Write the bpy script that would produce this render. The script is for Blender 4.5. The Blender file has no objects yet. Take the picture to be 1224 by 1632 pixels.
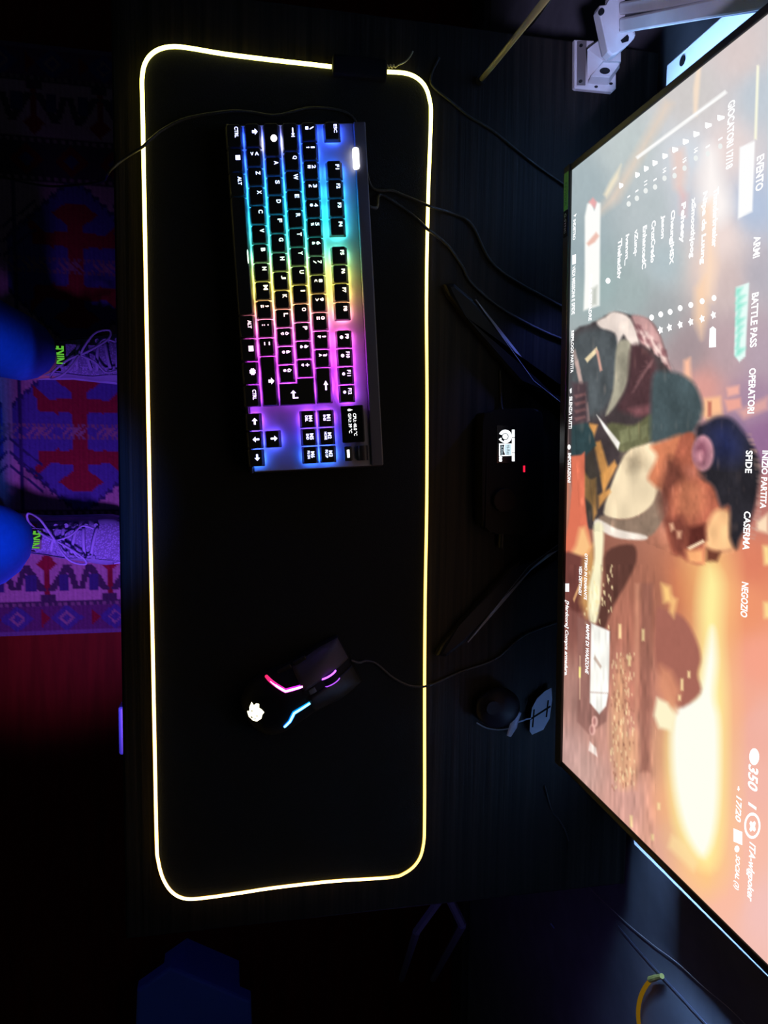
import bpy, bmesh, math, random
import numpy as np
from mathutils import Vector, Matrix
random.seed(7)
COL = bpy.context.scene.collection
SC = bpy.context.scene
# ------------------------------------------------------------------ camera
DZ = 0.74                      # desk top height
F = 1180.0                     # focal length in pixels of the 1224x1632 frame
CAM = Vector((0.0, 0.0, DZ + 0.814))
_nad = Vector((-237.0, -100.0, F)).normalized()
_v = Vector((5739.0, -22.0, F)); _v = (_v - _nad * _v.dot(_nad)).normalized()
_u = -_nad
_x = _v.cross(_u)
ROT = Matrix((_x, _v, _u))     # image axes (right, down, forward) -> world
cd = bpy.data.cameras.new('camera'); cam = bpy.data.objects.new('camera', cd); COL.objects.link(cam)
cd.sensor_fit = 'VERTICAL'; cd.sensor_height = 36.0; cd.sensor_width = 27.0; cd.lens = F / 1632 * 36.0
cd.clip_start = 0.02; cd.clip_end = 30
M4 = Matrix.Identity(4)
for i, a in enumerate(((1, 0, 0), (0, -1, 0), (0, 0, -1))):
    c = ROT @ Vector(a)
    for r in range(3): M4[r][i] = c[r]
M4.translation = CAM
cam.matrix_world = M4
SC.camera = cam

# ------------------------------------------------------------------ world, lamps, exposure
w = bpy.data.worlds.new('dark_room'); SC.world = w; w.use_nodes = True
bg = w.node_tree.nodes['Background']; bg.inputs[0].default_value = (0.5, 0.75, 0.6, 1); bg.inputs[1].default_value = 0.012
SC.view_settings.view_transform = 'Standard'; SC.view_settings.look = 'None'
SC.view_settings.exposure = 0.0; SC.view_settings.gamma = 1.0; SC.view_settings.use_curve_mapping = False
try:
    SC.cycles.use_denoising = True; SC.cycles.max_bounces = 6
except Exception: pass

def lamp(name, kind, loc, target, energy, color, **kw):
    d = bpy.data.lights.new(name, kind); o = bpy.data.objects.new(name, d); COL.objects.link(o)
    o.location = loc; d.energy = energy; d.color = color
    o.rotation_euler = (Vector(target) - Vector(loc)).to_track_quat('-Z', 'Y').to_euler()
    for k, v in kw.items(): setattr(d, k, v)
    return o
# violet light strip under the right front edge of the desk, shines on the rug and the feet
lamp('violet_under_desk_spot', 'SPOT', (0.52, -0.19, 0.68), (0.17, -0.37, 0.0), 20.0, (0.40, 0.13, 1.0),
     spot_size=math.radians(68), spot_blend=1.0, shadow_soft_size=0.05)
# unseen lavender spot added overhead, brightens the white arm in the far left corner
lamp('added_arm_spot', 'SPOT', (0.35, -0.15, 2.1), (-0.46, 0.42, DZ + 0.08), 75.0, (0.55, 0.52, 1.0),
     spot_size=math.radians(11), spot_blend=0.7, shadow_soft_size=0.03)
# blue spot added above the monitor to brighten the knees past the desk edge
lamp('added_knee_spot', 'SPOT', (0.25, 0.30, 1.75), (0.0, -0.37, 0.45), 52.0, (0.03, 0.17, 1.0),
     spot_size=math.radians(15), spot_blend=0.5, shadow_soft_size=0.02)
# unseen blue area lights added behind the monitor, brighten the white board's sides
for _sx, _tx in ((-0.268, -0.38), (0.318, 0.425)):
    _o = lamp('added_board_light', 'AREA', (_sx, 0.395, DZ + 0.285), (_tx, 0.44, DZ + 0.285), 0.95, (0.25, 0.48, 1.0), shape='RECTANGLE', size=0.01, size_y=0.42, spread=math.radians(70))
    _d = Vector((_tx - _sx, 0.045, 0)).normalized(); _z = -_d; _y = Vector((0, 0, 1)); _xx = _y.cross(_z)
    _o.matrix_world = Matrix.Translation(_o.location) @ Matrix((_xx, _y, _z)).transposed().to_4x4()
# low blue spot added behind the monitor's left end, brightens the foot edge
lamp('added_foot_spot', 'SPOT', (-0.25, 0.435, DZ + 0.085), (-0.085, 0.325, DZ + 0.01), 1.7, (0.14, 0.2, 1.0), spot_size=math.radians(38), spot_blend=1.0, shadow_soft_size=0.01)
# added point light, gives the wall right of the desk a dim blue glow
lamp('added_side_light', 'POINT', (0.85, 0.26, 0.80), (1.2, 0, 0), 0.12, (0.34, 0.18, 1.0), shadow_soft_size=0.05)

# ------------------------------------------------------------------ pixel <-> world
def ray(px, py): return ROT @ Vector((px - 612.0, py - 816.0, F))
def hz(px, py, z):                       # point on the horizontal plane at world height z
    d = ray(px, py); return CAM + d * ((z - CAM.z) / d.z)
def hy(px, py, y):
    d = ray(px, py); return CAM + d * (y / d.y)
def hdesk(px, py, h=0.0): return hz(px, py, DZ + h)

# ------------------------------------------------------------------ helpers
def srgb(r, g, b):
    f = lambda c: (c / 255 / 12.92) if c / 255 <= 0.04045 else ((c / 255 + 0.055) / 1.055) ** 2.4
    return (f(r), f(g), f(b), 1.0)
def mat(name, color, rough=0.6, metal=0.0, spec=0.5):
    m = bpy.data.materials.new(name); m.use_nodes = True
    b = m.node_tree.nodes['Principled BSDF']
    b.inputs['Base Color'].default_value = (*color[:3], 1); b.inputs['Roughness'].default_value = rough
    b.inputs['Metallic'].default_value = metal; b.inputs['Specular IOR Level'].default_value = spec
    return m
def noisy(name, c1, c2, scale=(1, 1, 1), nscale=30, rough=0.6, bump=0.0, detail=4, metal=0.0, spec=0.5):
    m = mat(name, c1, rough, metal, spec); nt = m.node_tree; b = nt.nodes['Principled BSDF']
    tc = nt.nodes.new('ShaderNodeTexCoord'); mp = nt.nodes.new('ShaderNodeMapping'); no = nt.nodes.new('ShaderNodeTexNoise')
    rp = nt.nodes.new('ShaderNodeValToRGB')
    mp.inputs['Scale'].default_value = scale; no.inputs['Scale'].default_value = nscale; no.inputs['Detail'].default_value = detail
    rp.color_ramp.elements[0].position = 0.35; rp.color_ramp.elements[1].position = 0.68
    rp.color_ramp.elements[0].color = (*c1[:3], 1); rp.color_ramp.elements[1].color = (*c2[:3], 1)
    nt.links.new(tc.outputs['Object'], mp.inputs[0]); nt.links.new(mp.outputs[0], no.inputs['Vector'])
    nt.links.new(no.outputs[0], rp.inputs[0]); nt.links.new(rp.outputs[0], b.inputs['Base Color'])
    if bump:
        bp = nt.nodes.new('ShaderNodeBump'); bp.inputs['Strength'].default_value = bump; bp.inputs['Distance'].default_value = 0.002
        nt.links.new(no.outputs[0], bp.inputs['Height']); nt.links.new(bp.outputs[0], b.inputs['Normal'])
    return m
def glow(name, color, strength):
    m = bpy.data.materials.new(name); m.use_nodes = True; nt = m.node_tree; nt.nodes.clear()
    e = nt.nodes.new('ShaderNodeEmission'); o = nt.nodes.new('ShaderNodeOutputMaterial')
    e.inputs[0].default_value = (*color[:3], 1); e.inputs[1].default_value = strength
    nt.links.new(e.outputs[0], o.inputs[0]); return m
def glow_attr(name, strength, attr='col'):
    m = glow(name, (1, 1, 1), strength); nt = m.node_tree
    a = nt.nodes.new('ShaderNodeAttribute'); a.attribute_name = attr
    nt.links.new(a.outputs['Color'], [n for n in nt.nodes if n.type == 'EMISSION'][0].inputs[0]); return m
def diffuse_attr(name, rough, nscale=400, bump=0.4, attr='col'):
    m = mat(name, (1, 1, 1), rough, 0, 0.2); nt = m.node_tree; b = nt.nodes['Principled BSDF']
    a = nt.nodes.new('ShaderNodeAttribute'); a.attribute_name = attr
    nt.links.new(a.outputs['Color'], b.inputs['Base Color'])
    no = nt.nodes.new('ShaderNodeTexNoise'); no.inputs['Scale'].default_value = nscale
    tc = nt.nodes.new('ShaderNodeTexCoord'); nt.links.new(tc.outputs['Object'], no.inputs['Vector'])
    bp = nt.nodes.new('ShaderNodeBump'); bp.inputs['Strength'].default_value = bump; bp.inputs['Distance'].default_value = 0.002
    nt.links.new(no.outputs[0], bp.inputs['Height']); nt.links.new(bp.outputs[0], b.inputs['Normal']); return m

def link(name, me, m=None, parent=None, smooth=False):
    o = bpy.data.objects.new(name, me); COL.objects.link(o)
    if m is not None and not me.materials:
        me.materials.append(m)
    if parent is not None: o.parent = parent
    if smooth:
        for p in me.polygons: p.use_smooth = True
    return o
def obj(name, bm, m, parent=None, smooth=False):
    me = bpy.data.meshes.new(name); bm.to_mesh(me); bm.free()
    return link(name, me, m, parent, smooth)
def empty(name, loc=(0, 0, 0), rot=(0, 0, 0)):
    o = bpy.data.objects.new(name, None); COL.objects.link(o); o.location = loc; o.rotation_euler = rot; o.empty_display_size = 0.02
    return o
def tag(o, label=None, cat=None, group=None, kind=None):
    if label: o['label'] = label
    if cat: o['category'] = cat
    if group: o['group'] = group
    if kind: o['kind'] = kind
    return o
def add_box(bm, a, b, bev=0.0, seg=2, M=None):
    t = bmesh.new(); bmesh.ops.create_cube(t, size=1.0)
    a = Vector(a); b = Vector(b); c = (a + b) / 2; s = b - a
    for v in t.verts: v.co = Vector((v.co.x * s.x, v.co.y * s.y, v.co.z * s.z)) + c
    if bev: bmesh.ops.bevel(t, geom=list(t.edges), offset=bev, segments=seg, affect='EDGES', profile=0.5)
    if M is not None: t.transform(M)
    me = bpy.data.meshes.new('tmp'); t.to_mesh(me); t.free(); bm.from_mesh(me); bpy.data.meshes.remove(me)
    return bm
def box(a, b, bev=0.0, seg=2, M=None): return add_box(bmesh.new(), a, b, bev, seg, M)
def add_prism(bm, pts, z0, z1, bev=0.0, M=None, f=None):
    """pts: 2D outline; extruded from z0 to z1"""
    t = bmesh.new(); lo = [t.verts.new((p[0], p[1], z0)) for p in pts]; hi = [t.verts.new((p[0], p[1], z1)) for p in pts]
    n = len(pts); ar = sum(pts[i][0] * pts[(i + 1) % n][1] - pts[(i + 1) % n][0] * pts[i][1] for i in range(n))
    if ar < 0: lo.reverse(); hi.reverse()
    t.faces.new(list(reversed(lo))); top = t.faces.new(hi)
    for i in range(n): t.faces.new((lo[i], lo[(i + 1) % n], hi[(i + 1) % n], hi[i]))
    if bev: bmesh.ops.bevel(t, geom=list(top.edges), offset=bev, segments=2, affect='EDGES', profile=0.5)
    if M is not None: t.transform(M)
    me = bpy.data.meshes.new('tmp'); t.to_mesh(me); t.free(); bm.from_mesh(me); bpy.data.meshes.remove(me)
    return bm
def prism(*a, **k): return add_prism(bmesh.new(), *a, **k)
def catmull(P, n=6, closed=False):
    P = [Vector(p) for p in P]; out = []; N = len(P)
    for i in range(N if closed else N - 1):
        p0 = P[(i - 1) % N] if (closed or i > 0) else P[i]; p1 = P[i]; p2 = P[(i + 1) % N]
        p3 = P[(i + 2) % N] if (closed or i + 2 < N) else p2
        for k in range(n):
            t = k / n
            out.append(0.5 * ((2 * p1) + (p2 - p0) * t + (2 * p0 - 5 * p1 + 4 * p2 - p3) * t * t + (3 * p1 - p0 - 3 * p2 + p3) * t ** 3))
    if not closed: out.append(P[-1])
    return out
def add_tube(bm, path, rad, sides=8, cap=True, flat=1.0):
    path = [Vector(p) for p in path]; n = len(path); rings = []
    R = rad if hasattr(rad, '__len__') else [rad] * n
    up = None
    for i, p in enumerate(path):
        t = (path[min(i + 1, n - 1)] - path[max(i - 1, 0)])
        t = t.normalized() if t.length > 1e-9 else Vector((0, 0, 1))
        ref = Vector((0, 0, 1)) if abs(t.z) < 0.95 else Vector((0, 1, 0))
        if up is not None:
            ref = up - t * up.dot(t)
            if ref.length < 1e-4: ref = Vector((0, 1, 0))
        s = t.cross(ref).normalized(); up = s.cross(t).normalized()
        rings.append([bm.verts.new(p + (s * math.cos(a) + up * math.sin(a) * flat) * R[i]) for a in [2 * math.pi * k / sides for k in range(sides)]])
    for a, b in zip(rings, rings[1:]):
        for k in range(sides): bm.faces.new((a[k], b[k], b[(k + 1) % sides], a[(k + 1) % sides]))
    if cap and sides > 2: bm.faces.new(rings[0]); bm.faces.new(list(reversed(rings[-1])))
    bmesh.ops.recalc_face_normals(bm, faces=bm.faces)
    return bm
def tube(path, rad, sides=8, **k): return add_tube(bmesh.new(), path, rad, sides, **k)
def circle(cx, cy, r, n=24, ry=None): return [(cx + r * math.cos(2 * math.pi * i / n), cy + (ry or r) * math.sin(2 * math.pi * i / n)) for i in range(n)]
def rrect(x0, y0, x1, y1, r, n=6):
    out = []
    for cx, cy, a in ((x1 - r, y1 - r, 0), (x0 + r, y1 - r, 90), (x0 + r, y0 + r, 180), (x1 - r, y0 + r, 270)):
        for k in range(n + 1):
            t = math.radians(a + 90 * k / n); out.append((cx + r * math.cos(t), cy + r * math.sin(t)))
    return out
def add_grid(bm, fn, nu, nv):
    V = [[bm.verts.new(fn(i / nu, j / nv)) for j in range(nv + 1)] for i in range(nu + 1)]
    for i in range(nu):
        for j in range(nv): bm.faces.new((V[i][j], V[i + 1][j], V[i + 1][j + 1], V[i][j + 1]))
    return V
_tc = {}
def text_data(body, offset=0.0):
    """verts, faces of a line of text, x from 0 to width, y from 0 to height"""
    k = (body, offset)
    if k in _tc: return _tc[k]
    cu = bpy.data.curves.new('text', 'FONT'); cu.body = body; cu.offset = offset; cu.resolution_u = 3
    ob = bpy.data.objects.new('text', cu); COL.objects.link(ob)
    me = bpy.data.meshes.new_from_object(ob.evaluated_get(bpy.context.evaluated_depsgraph_get()))
    vs = np.array([v.co[:] for v in me.vertices]); fs = [tuple(p.vertices) for p in me.polygons]
    bpy.data.objects.remove(ob); bpy.data.curves.remove(cu); bpy.data.meshes.remove(me)
    if len(vs): vs = vs - vs.min(0); vs[:, 2] = 0
    _tc[k] = (vs, fs); return _tc[k]
def add_text(verts, faces, body, O, X, Y, offset=0.012):
    """lay a text so that its box is spanned by vectors X (whole width) and Y (height) from corner O"""
    vs, fs = text_data(body, offset)
    if not len(vs): return
    w, h = vs[:, 0].max(), vs[:, 1].max(); b = len(verts)
    for v in vs: verts.append(tuple(Vector(O) + Vector(X) * (v[0] / w) + Vector(Y) * (v[1] / h)))
    for f in fs: faces.append(tuple(i + b for i in f))
def poly_obj(name, verts, faces, m, parent=None):
    me = bpy.data.meshes.new(name); me.from_pydata(verts, [], faces); me.update()
    return link(name, me, m, parent)

# ------------------------------------------------------------------ numpy painter for flat prints (screen picture, woven rug)
def inside(P, x, y):
    P = np.asarray(P, float); r = np.zeros(x.shape, bool); j = len(P) - 1
    for i in range(len(P)):
        xi, yi = P[i]; xj, yj = P[j]
        if yi != yj: r ^= ((yi > y) != (yj > y)) & (x < (xj - xi) * (y - yi) / (yj - yi) + xi)
        j = i
    return r
def dist(P, x, y):
    P = np.asarray(P, float); d = np.full(x.shape, 1e9)
    for i in range(len(P)):
        a = P[i]; b = P[(i + 1) % len(P)]; ab = b - a; L = ab @ ab + 1e-9
        t = np.clip(((x - a[0]) * ab[0] + (y - a[1]) * ab[1]) / L, 0, 1)
        d = np.minimum(d, np.hypot(x - a[0] - t * ab[0], y - a[1] - t * ab[1]))
    return d
def paint(C, x, y, P, color, soft=2.0, alpha=1.0):
    P = np.asarray(P, float); lo = P.min(0) - soft * 2 - 1; hi = P.max(0) + soft * 2 + 1
    k = np.where((x > lo[0]) & (x < hi[0]) & (y > lo[1]) & (y < hi[1]))[0]
    if not len(k): return
    xx, yy = x[k], y[k]; s = dist(P, xx, yy) * np.where(inside(P, xx, yy), 1, -1)
    a = (np.clip(0.5 + s / (2 * soft), 0, 1) * alpha)[:, None]
    C[k] = C[k] * (1 - a) + np.array(color, float)[None, :] * a
def smooth2(P, n=5):
    return [(v.x, v.y) for v in catmull([(p[0], p[1], 0) for p in P], n, True)]
def to_linear(C):
    c = np.clip(C, 0, 255) / 255; return np.where(c <= 0.04045, c / 12.92, ((c + 0.055) / 1.055) ** 2.4)
def set_colors(me, rgb):
    at = me.color_attributes.new('col', 'FLOAT_COLOR', 'POINT')
    a = np.ones((len(me.vertices), 4), np.float32); a[:len(rgb), :3] = rgb
    at.data.foreach_set('color', a.ravel())

# ------------------------------------------------------------------ materials
M_black = mat('black_plastic', (0.010, 0.010, 0.011), 0.45)
M_matte = mat('matte_black', (0.006, 0.006, 0.007), 0.8, 0.0, 0.15)
M_cable = mat('black_cable', (0.02, 0.02, 0.02), 0.4)
M_white = mat('white_paint', (0.75, 0.75, 0.78), 0.4)

# ------------------------------------------------------------------ room shell
M_floor = noisy('red_brown_wood', (0.10, 0.008, 0.003), (0.15, 0.012, 0.005), (1.5, 14, 1), 4, 0.6, 0.1, spec=0.06)
M_wall = noisy('dim_wall', (0.16, 0.15, 0.16), (0.2, 0.19, 0.2), (1, 1, 1), 25, 0.8, 0.1)
tag(obj('floor', box((-2.2, -2.2, -0.05), (2.4, 0.56, 0)), M_floor), kind='structure')
tag(obj('wall_back', box((-2.2, 0.50, 0), (2.4, 0.56, 2.5)), M_wall), kind='structure')
tag(obj('wall_left', box((-2.26, -2.2, 0), (-2.2, 0.50, 2.5)), M_wall), kind='structure')
tag(obj('wall_right', box((2.4, -2.2, 0), (2.46, 0.50, 2.5)), M_wall), kind='structure')
tag(obj('baseboard_back', box((-2.2, 0.485, 0), (2.4, 0.50, 0.08), 0.004), mat('dark_skirting', (0.06, 0.05, 0.05), 0.5)), kind='structure')

# ------------------------------------------------------------------ desk
M_desk = noisy('black_brown_wood', (0.005, 0.0048, 0.0045), (0.021, 0.017, 0.013), (1.2, 60, 1), 3, 0.55, 0.35, 6, spec=0.2)
DX0, DX1, DY0, DY1 = -0.462, 0.540, -0.120, 0.480
desk = tag(empty('desk', (0.04, 0.18, 0)), 'black-brown wood-grain desk under the glowing mouse pad', 'desk')
def child_world(o, root):
    o.matrix_parent_inverse = Matrix.LocRotScale(root.location, root.rotation_euler, None).inverted(); return o
child_world(obj('tabletop', box((DX0, DY0, DZ - 0.034), (DX1, DY1, DZ), 0.002), M_desk, desk), desk)
for lx in (DX0 + 0.06, DX1 - 0.06):
    for ly in (DY0 + 0.07, DY1 - 0.06):
        b = bmesh.new(); add_tube(b, [(lx, ly, 0.0), (lx, ly, 0.02), (lx, ly, DZ - 0.036)], 0.02, 14); add_box(b, (lx - 0.04, ly - 0.04, DZ - 0.040), (lx + 0.04, ly + 0.04, DZ - 0.034))
        child_world(obj('leg', b, M_black, desk), desk)

# ------------------------------------------------------------------ mouse pad with its light strip
strip_px = [(528, 107), (490, 102.5), (440, 97), (360, 87), (300, 77), (273, 75), (250, 81), (234, 96), (227, 120), (227, 160), (228.5, 230), (232, 418), (236, 640),
            (240, 860), (243, 1000), (246.5, 1180), (249.7, 1339), (252, 1370), (260, 1400), (275, 1422), (297, 1432), (330, 1430), (380, 1423), (440, 1414),
            (530, 1404), (620, 1398), (645, 1391), (664, 1375), (674, 1350), (676.5, 1300), (676.5, 1100), (677.5, 950), (680, 800), (680.5, 640), (679.5, 478), (682, 321),
            (686.5, 190), (684.5, 160), (677, 138), (663, 124), (644, 117), (615, 115)]
PT = 0.004
path = catmull([hdesk(x, y, PT) for x, y in strip_px], 5)
pad = tag(empty('mouse_pad', (0.05, 0.065, DZ)), 'wide black cloth mouse pad edged by a glowing yellow light strip', 'mouse pad')
M_pad = noisy('pad_cloth', (0.009, 0.010, 0.010), (0.013, 0.014, 0.013), (1, 1, 1), 900, 0.9, 0.25, 2, spec=0.15)
child_world(obj('cloth', prism([(p.x, p.y) for p in path], DZ + 0.0002, DZ + PT, 0.0006), M_pad, pad), pad)
bm = tube([p + Vector((0, 0, 0.0006)) for p in path], [0.0021 - 0.0005 * min(1, max(0, (p.x + 0.40) / 0.25)) for p in path], 10)
o = child_world(obj('light_strip', bm, glow_attr('strip_light', 1.0), pad, True), pad)
cols = []
for v in o.data.vertices:                       # LED colour and brightness along the strip
    q = v.co; k = min(1, max(0, (q.x + 0.40) / 0.30)); far = min(1, max(0, (q.y - 0.13) / 0.05))
    c0 = Vector((7.0, 6.4, 1.5)); c1 = Vector((7.5, 5.2, 2.0)); c = c0.lerp(c1, k)
    c = c.lerp(Vector((2.9, 2.0, 0.5)), far * k); cols.append(c)
set_colors(o.data, np.array([c[:] for c in cols]))
# glowing edging adds the coloured fringe either side of the bright core
b = bmesh.new(); add_tube(b, [p + Vector((0, 0, -0.0013)) for p in path], 0.0025, 10)
o = child_world(obj('strip_fringe', b, glow_attr('strip_edge_light', 1.0), pad, True), pad)
cols = []
for v in o.data.vertices:
    k = min(1, max(0, (v.co.x + 0.38) / 0.25)); cols.append(Vector((0.42, 0.44, 0.0)).lerp(Vector((0.42, 0.22, 0.008)), k))
set_colors(o.data, np.array([c[:] for c in cols]))
cb = hdesk(572, 111, PT)
b = box((cb.x - 0.009, cb.y - 0.029, DZ + PT + 0.0004), (cb.x + 0.012, cb.y + 0.029, DZ + PT + 0.011), 0.003, 3)
child_world(obj('control_box', b, M_matte, pad), pad)
# little coiled lead at the end of the strip
coil = [hdesk(615, 108, PT + 0.003), hdesk(617, 103, PT + 0.006), hdesk(620, 108, PT + 0.004), hdesk(622, 103, PT + 0.006), hdesk(625, 108, PT + 0.004), hdesk(627, 103, PT + 0.006),
        hdesk(630, 107, PT + 0.004), hdesk(634, 104, PT + 0.005), hdesk(645, 99, 0.008), hdesk(653, 91, 0.006), hdesk(658, 82, 0.003)]
child_world(obj('coiled_lead', tube(catmull(coil, 5), 0.0008, 6), mat('pale_lead', (0.35, 0.33, 0.2), 0.4), pad, True), pad)

# ------------------------------------------------------------------ keyboard
U = 0.0188
kb_rot = Matrix.Rotation(0.06705, 3, 'Z') @ Matrix.Rotation(math.radians(7), 3, 'X')
KT = 0.0100                                    # key tops above the plate
kb_o = Vector((-0.32496, -0.00160, DZ + 0.02882)) - kb_rot @ Vector((0, 0, KT))
kb = tag(empty('keyboard', kb_o, kb_rot.to_euler()), 'black compact keyboard with rainbow-lit keys on the left of the mouse pad', 'keyboard')
FROW = 5 * U + 0.0047
ramp = [(0, (0, 70, 255)), (2, (0, 90, 255)), (3.2, (0, 150, 255)), (5, (0, 215, 255)), (6.5, (70, 235, 190)), (7.6, (190, 235, 110)), (8.7, (255, 225, 80)),
        (9.7, (255, 165, 120)), (10.8, (255, 95, 190)), (12.2, (245, 60, 250)), (14.2, (195, 50, 255)), (15.6, (160, 55, 255)), (16.6, (70, 50, 255)), (17.4, (40, 90, 255)), (18.5, (20, 120, 255))]
def kb_glow(name, strength, white):
    m = glow(name, (1, 1, 1), strength); nt = m.node_tree; e = [n for n in nt.nodes if n.type == 'EMISSION'][0]
    tc = nt.nodes.new('ShaderNodeTexCoord'); tc.object = kb
    sp = nt.nodes.new('ShaderNodeSeparateXYZ'); nt.links.new(tc.outputs['Object'], sp.inputs[0])
    md = nt.nodes.new('ShaderNodeMath'); md.operation = 'MULTIPLY_ADD'; md.inputs[1].default_value = 1 / (18.5 * U); md.inputs[2].default_value = 0
    nt.links.new(sp.outputs[0], md.inputs[0])
    rp = nt.nodes.new('ShaderNodeValToRGB'); nt.links.new(md.outputs[0], rp.inputs[0])
    els = rp.color_ramp.elements
    while len(els) > 1: els.remove(els[-1])
    for i, (p, c) in enumerate(ramp):
        el = els[0] if i == 0 else els.new(min(1.0, p / 18.5))
        if i == 0: el.position = 0
        el.color = tuple(a * (1 - white) + white for a in srgb(*c)[:3]) + (1,)
    nt.links.new(rp.outputs[0], e.inputs[0]); return m
M_legend = kb_glow('legend_light', 3.4, 0.5)
M_switch = kb_glow('switch_light', 75.0, 0.03)
M_wlegend = glow('white_legend_light', (1, 0.95, 1), 3.0)
M_wswitch = glow('white_switch_light', (0.9, 0.85, 1), 60.0)
M_cap = mat('keycap_plastic', (0.011, 0.011, 0.012), 0.5)
M_plate = mat('grey_top_plate', (0.30, 0.30, 0.34), 0.45, 0.0)
M_chassis = mat('keyboard_black', (0.02, 0.02, 0.022), 0.5)
# chassis: black tray, grey top plate, rear bar
KW = 18.5 * U; KD0 = -0.0035; KD1 = FROW + U + 0.0165
obj('chassis', box((-0.003, KD0 - 0.002, -0.0135), (KW + 0.003, KD1, -0.0022), 0.003, 3), M_chassis, kb)
obj('top_plate', box((-0.0015, KD0, -0.0022), (KW + 0.0015, FROW + U + 0.0035, 0.0), 0.0006, 1), M_plate, kb)
obj('rear_bar', box((-0.0015, FROW + U + 0.0036, -0.0022), (KW + 0.0015, KD1 - 0.0005, 0.0035), 0.0012, 2), mat('slate_bar', (0.10, 0.10, 0.14), 0.4), kb)
obj('front_lip', box((-0.003, KD0 - 0.0042, -0.0130), (KW + 0.003, KD0 - 0.0008, 0.0030), 0.0012, 2), M_chassis, kb)
for fx in (0.03, KW - 0.03):
    obj('foot', box((fx - 0.012, KD1 - 0.018, -0.0285), (fx + 0.012, KD1 - 0.008, -0.0135), 0.002), M_matte, kb)
    obj('rubber_pad', box((fx - 0.012, KD0 + 0.006, -0.0148), (fx + 0.012, KD0 + 0.012, -0.0135), 0.0005, 1), M_matte, kb)
_caps = {}
def cap_mesh(wu, hu=1.0):
    k = (round(wu, 3), round(hu, 3))
    if k in _caps: return _caps[k]
    w, h = wu * U - 0.0008, hu * U - 0.0010
    bm = bmesh.new(); rings = []
    for z, ix, iy, r in ((0.0026, 0, 0, 0.0012), (0.0062, 0.0003, 0.0012, 0.0014), (0.0094, 0.0005, 0.0020, 0.0018), (0.0100, 0.0010, 0.0026, 0.0018)):
        rings.append([bm.verts.new((p[0], p[1], z)) for p in rrect(-w / 2 + ix, -h / 2 + iy + 0.0002, w / 2 - ix, h / 2 - iy - 0.0002, r, 3)])
    n = len(rings[0])
    for a, c in zip(rings, rings[1:]):
        for i in range(n): bm.faces.new((a[i], a[(i + 1) % n], c[(i + 1) % n], c[i]))
    bm.faces.new(rings[-1]); bm.faces.new(list(reversed(rings[0])))
    me = bpy.data.meshes.new('keycap'); bm.to_mesh(me); bm.free(); me.materials.append(M_cap); _caps[k] = me
    return me
_sw = bpy.data.meshes.new('key_switch'); _b = box((-0.0066, -0.0066, 0.0), (0.0066, 0.0066, 0.0024), 0.0006, 1); _b.to_mesh(_sw); _b.free(); _sw.materials.append(M_switch)
_sww = _sw.copy(); _sww.materials.clear(); _sww.materials.append(M_wswitch)
ARROW = [(-.5, 0), (-.05, .42), (-.05, .14), (.5, .14), (.5, -.14), (-.05, -.14), (-.05, -.42)]
def turned(P, a): c, s = math.cos(a), math.sin(a); return [(x * c - y * s, x * s + y * c) for x, y in P]
SHIFT = [(0, .5), (.5, 0), (.22, 0), (.22, -.45), (-.22, -.45), (-.22, 0), (-.5, 0)]
ENTER = [(-.5, -.1), (-.15, .25), (-.15, .03), (.35, .03), (.35, .5), (.5, .5), (.5, -.22), (-.15, -.22), (-.15, -.45)]
TABS = [(-.5, .1), (.15, .1), (.15, .3), (.42, 0), (.42, .3), (.52, .3), (.52, -.3), (.42, -.3), (.42, 0), (.15, -.3), (.15, -.1), (-.5, -.1)]
SQ = [(-.4, -.4), (.4, -.4), (.4, .4), (-.4, .4)]
MENU = [(-.4, -.42), (.4, -.42), (.4, .42), (-.4, .42)]
GEAR = [(math.cos(t * math.pi / 8) * (.5 if t % 2 else .38), math.sin(t * math.pi / 8) * (.5 if t % 2 else .38)) for t in range(16)]
def key(x, row, wu, items, white=False, hu=1.0, sw=True, shape=None):
    """x in key units from the left, items: (text or outline, dx, dy, width, height) in mm from the key centre"""
    y = FROW if row == 5 else row * U
    cx, cy = (x + wu / 2) * U, y + (hu - 1) * U / 2
    me = shape or cap_mesh(wu, hu)
    c = link('keycap', me, None, kb); c.location = (cx, cy, 0)
    V, Fc = [], []
    for it, dx, dy, w, h in items:
        w *= 1.15; h *= 1.15
        if isinstance(it, str):
            add_text(V, Fc, it, ((dx - w / 2) / 1000, (dy - h / 2) / 1000, 0.0102), (w / 1000, 0, 0), (0, h / 1000, 0), 0.02)
        else:
            bb = len(V)
            for px, py in it: V.append(((dx + px * w) / 1000, (dy + py * h) / 1000, 0.0102))
            Fc.append(tuple(range(bb, bb + len(it))))
    if V: poly_obj('legend', V, Fc, M_wlegend if white else M_legend, c)
    if sw:
        s = link('key_switch', _sww if white else _sw, None, kb); s.location = (cx, cy, 0.0002)
def T(s, dx=-3.0, dy=3.2, w=None, h=3.8): return (s, dx, dy, w or (0.8 * h * len(s) if len(s) > 1 else {'I': 1.1, 'M': 4.2, 'W': 4.8}.get(s, 3.0)), h)
def two(a, b): return [(b, -3.0, -1.6, 1.2 if b in "!.:'" else 2.6, 2.6 if b not in '-_' else .8), (a, -3.0, 3.2, 1.2 if a in "1!.,'" else 2.8, 3.4 if a not in "-_." else 0.9)]
key(0, 5, 1, [('ESC', -2, 3.6, 7.0, 2.8)])
for i in range(12):
    x = 2 + i + 0.5 * (i // 4); it = [('F%d' % (i + 1), -2.2, 3.4, 4.2 + (1.2 if i > 8 else 0), 3.2)]
    if i >= 8: it.append((GEAR if i > 9 else circle(0, 0, .5, 14), -1.5, -2.2, 3.0, 3.0))
    key(x, 5, 1, it)
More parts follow.
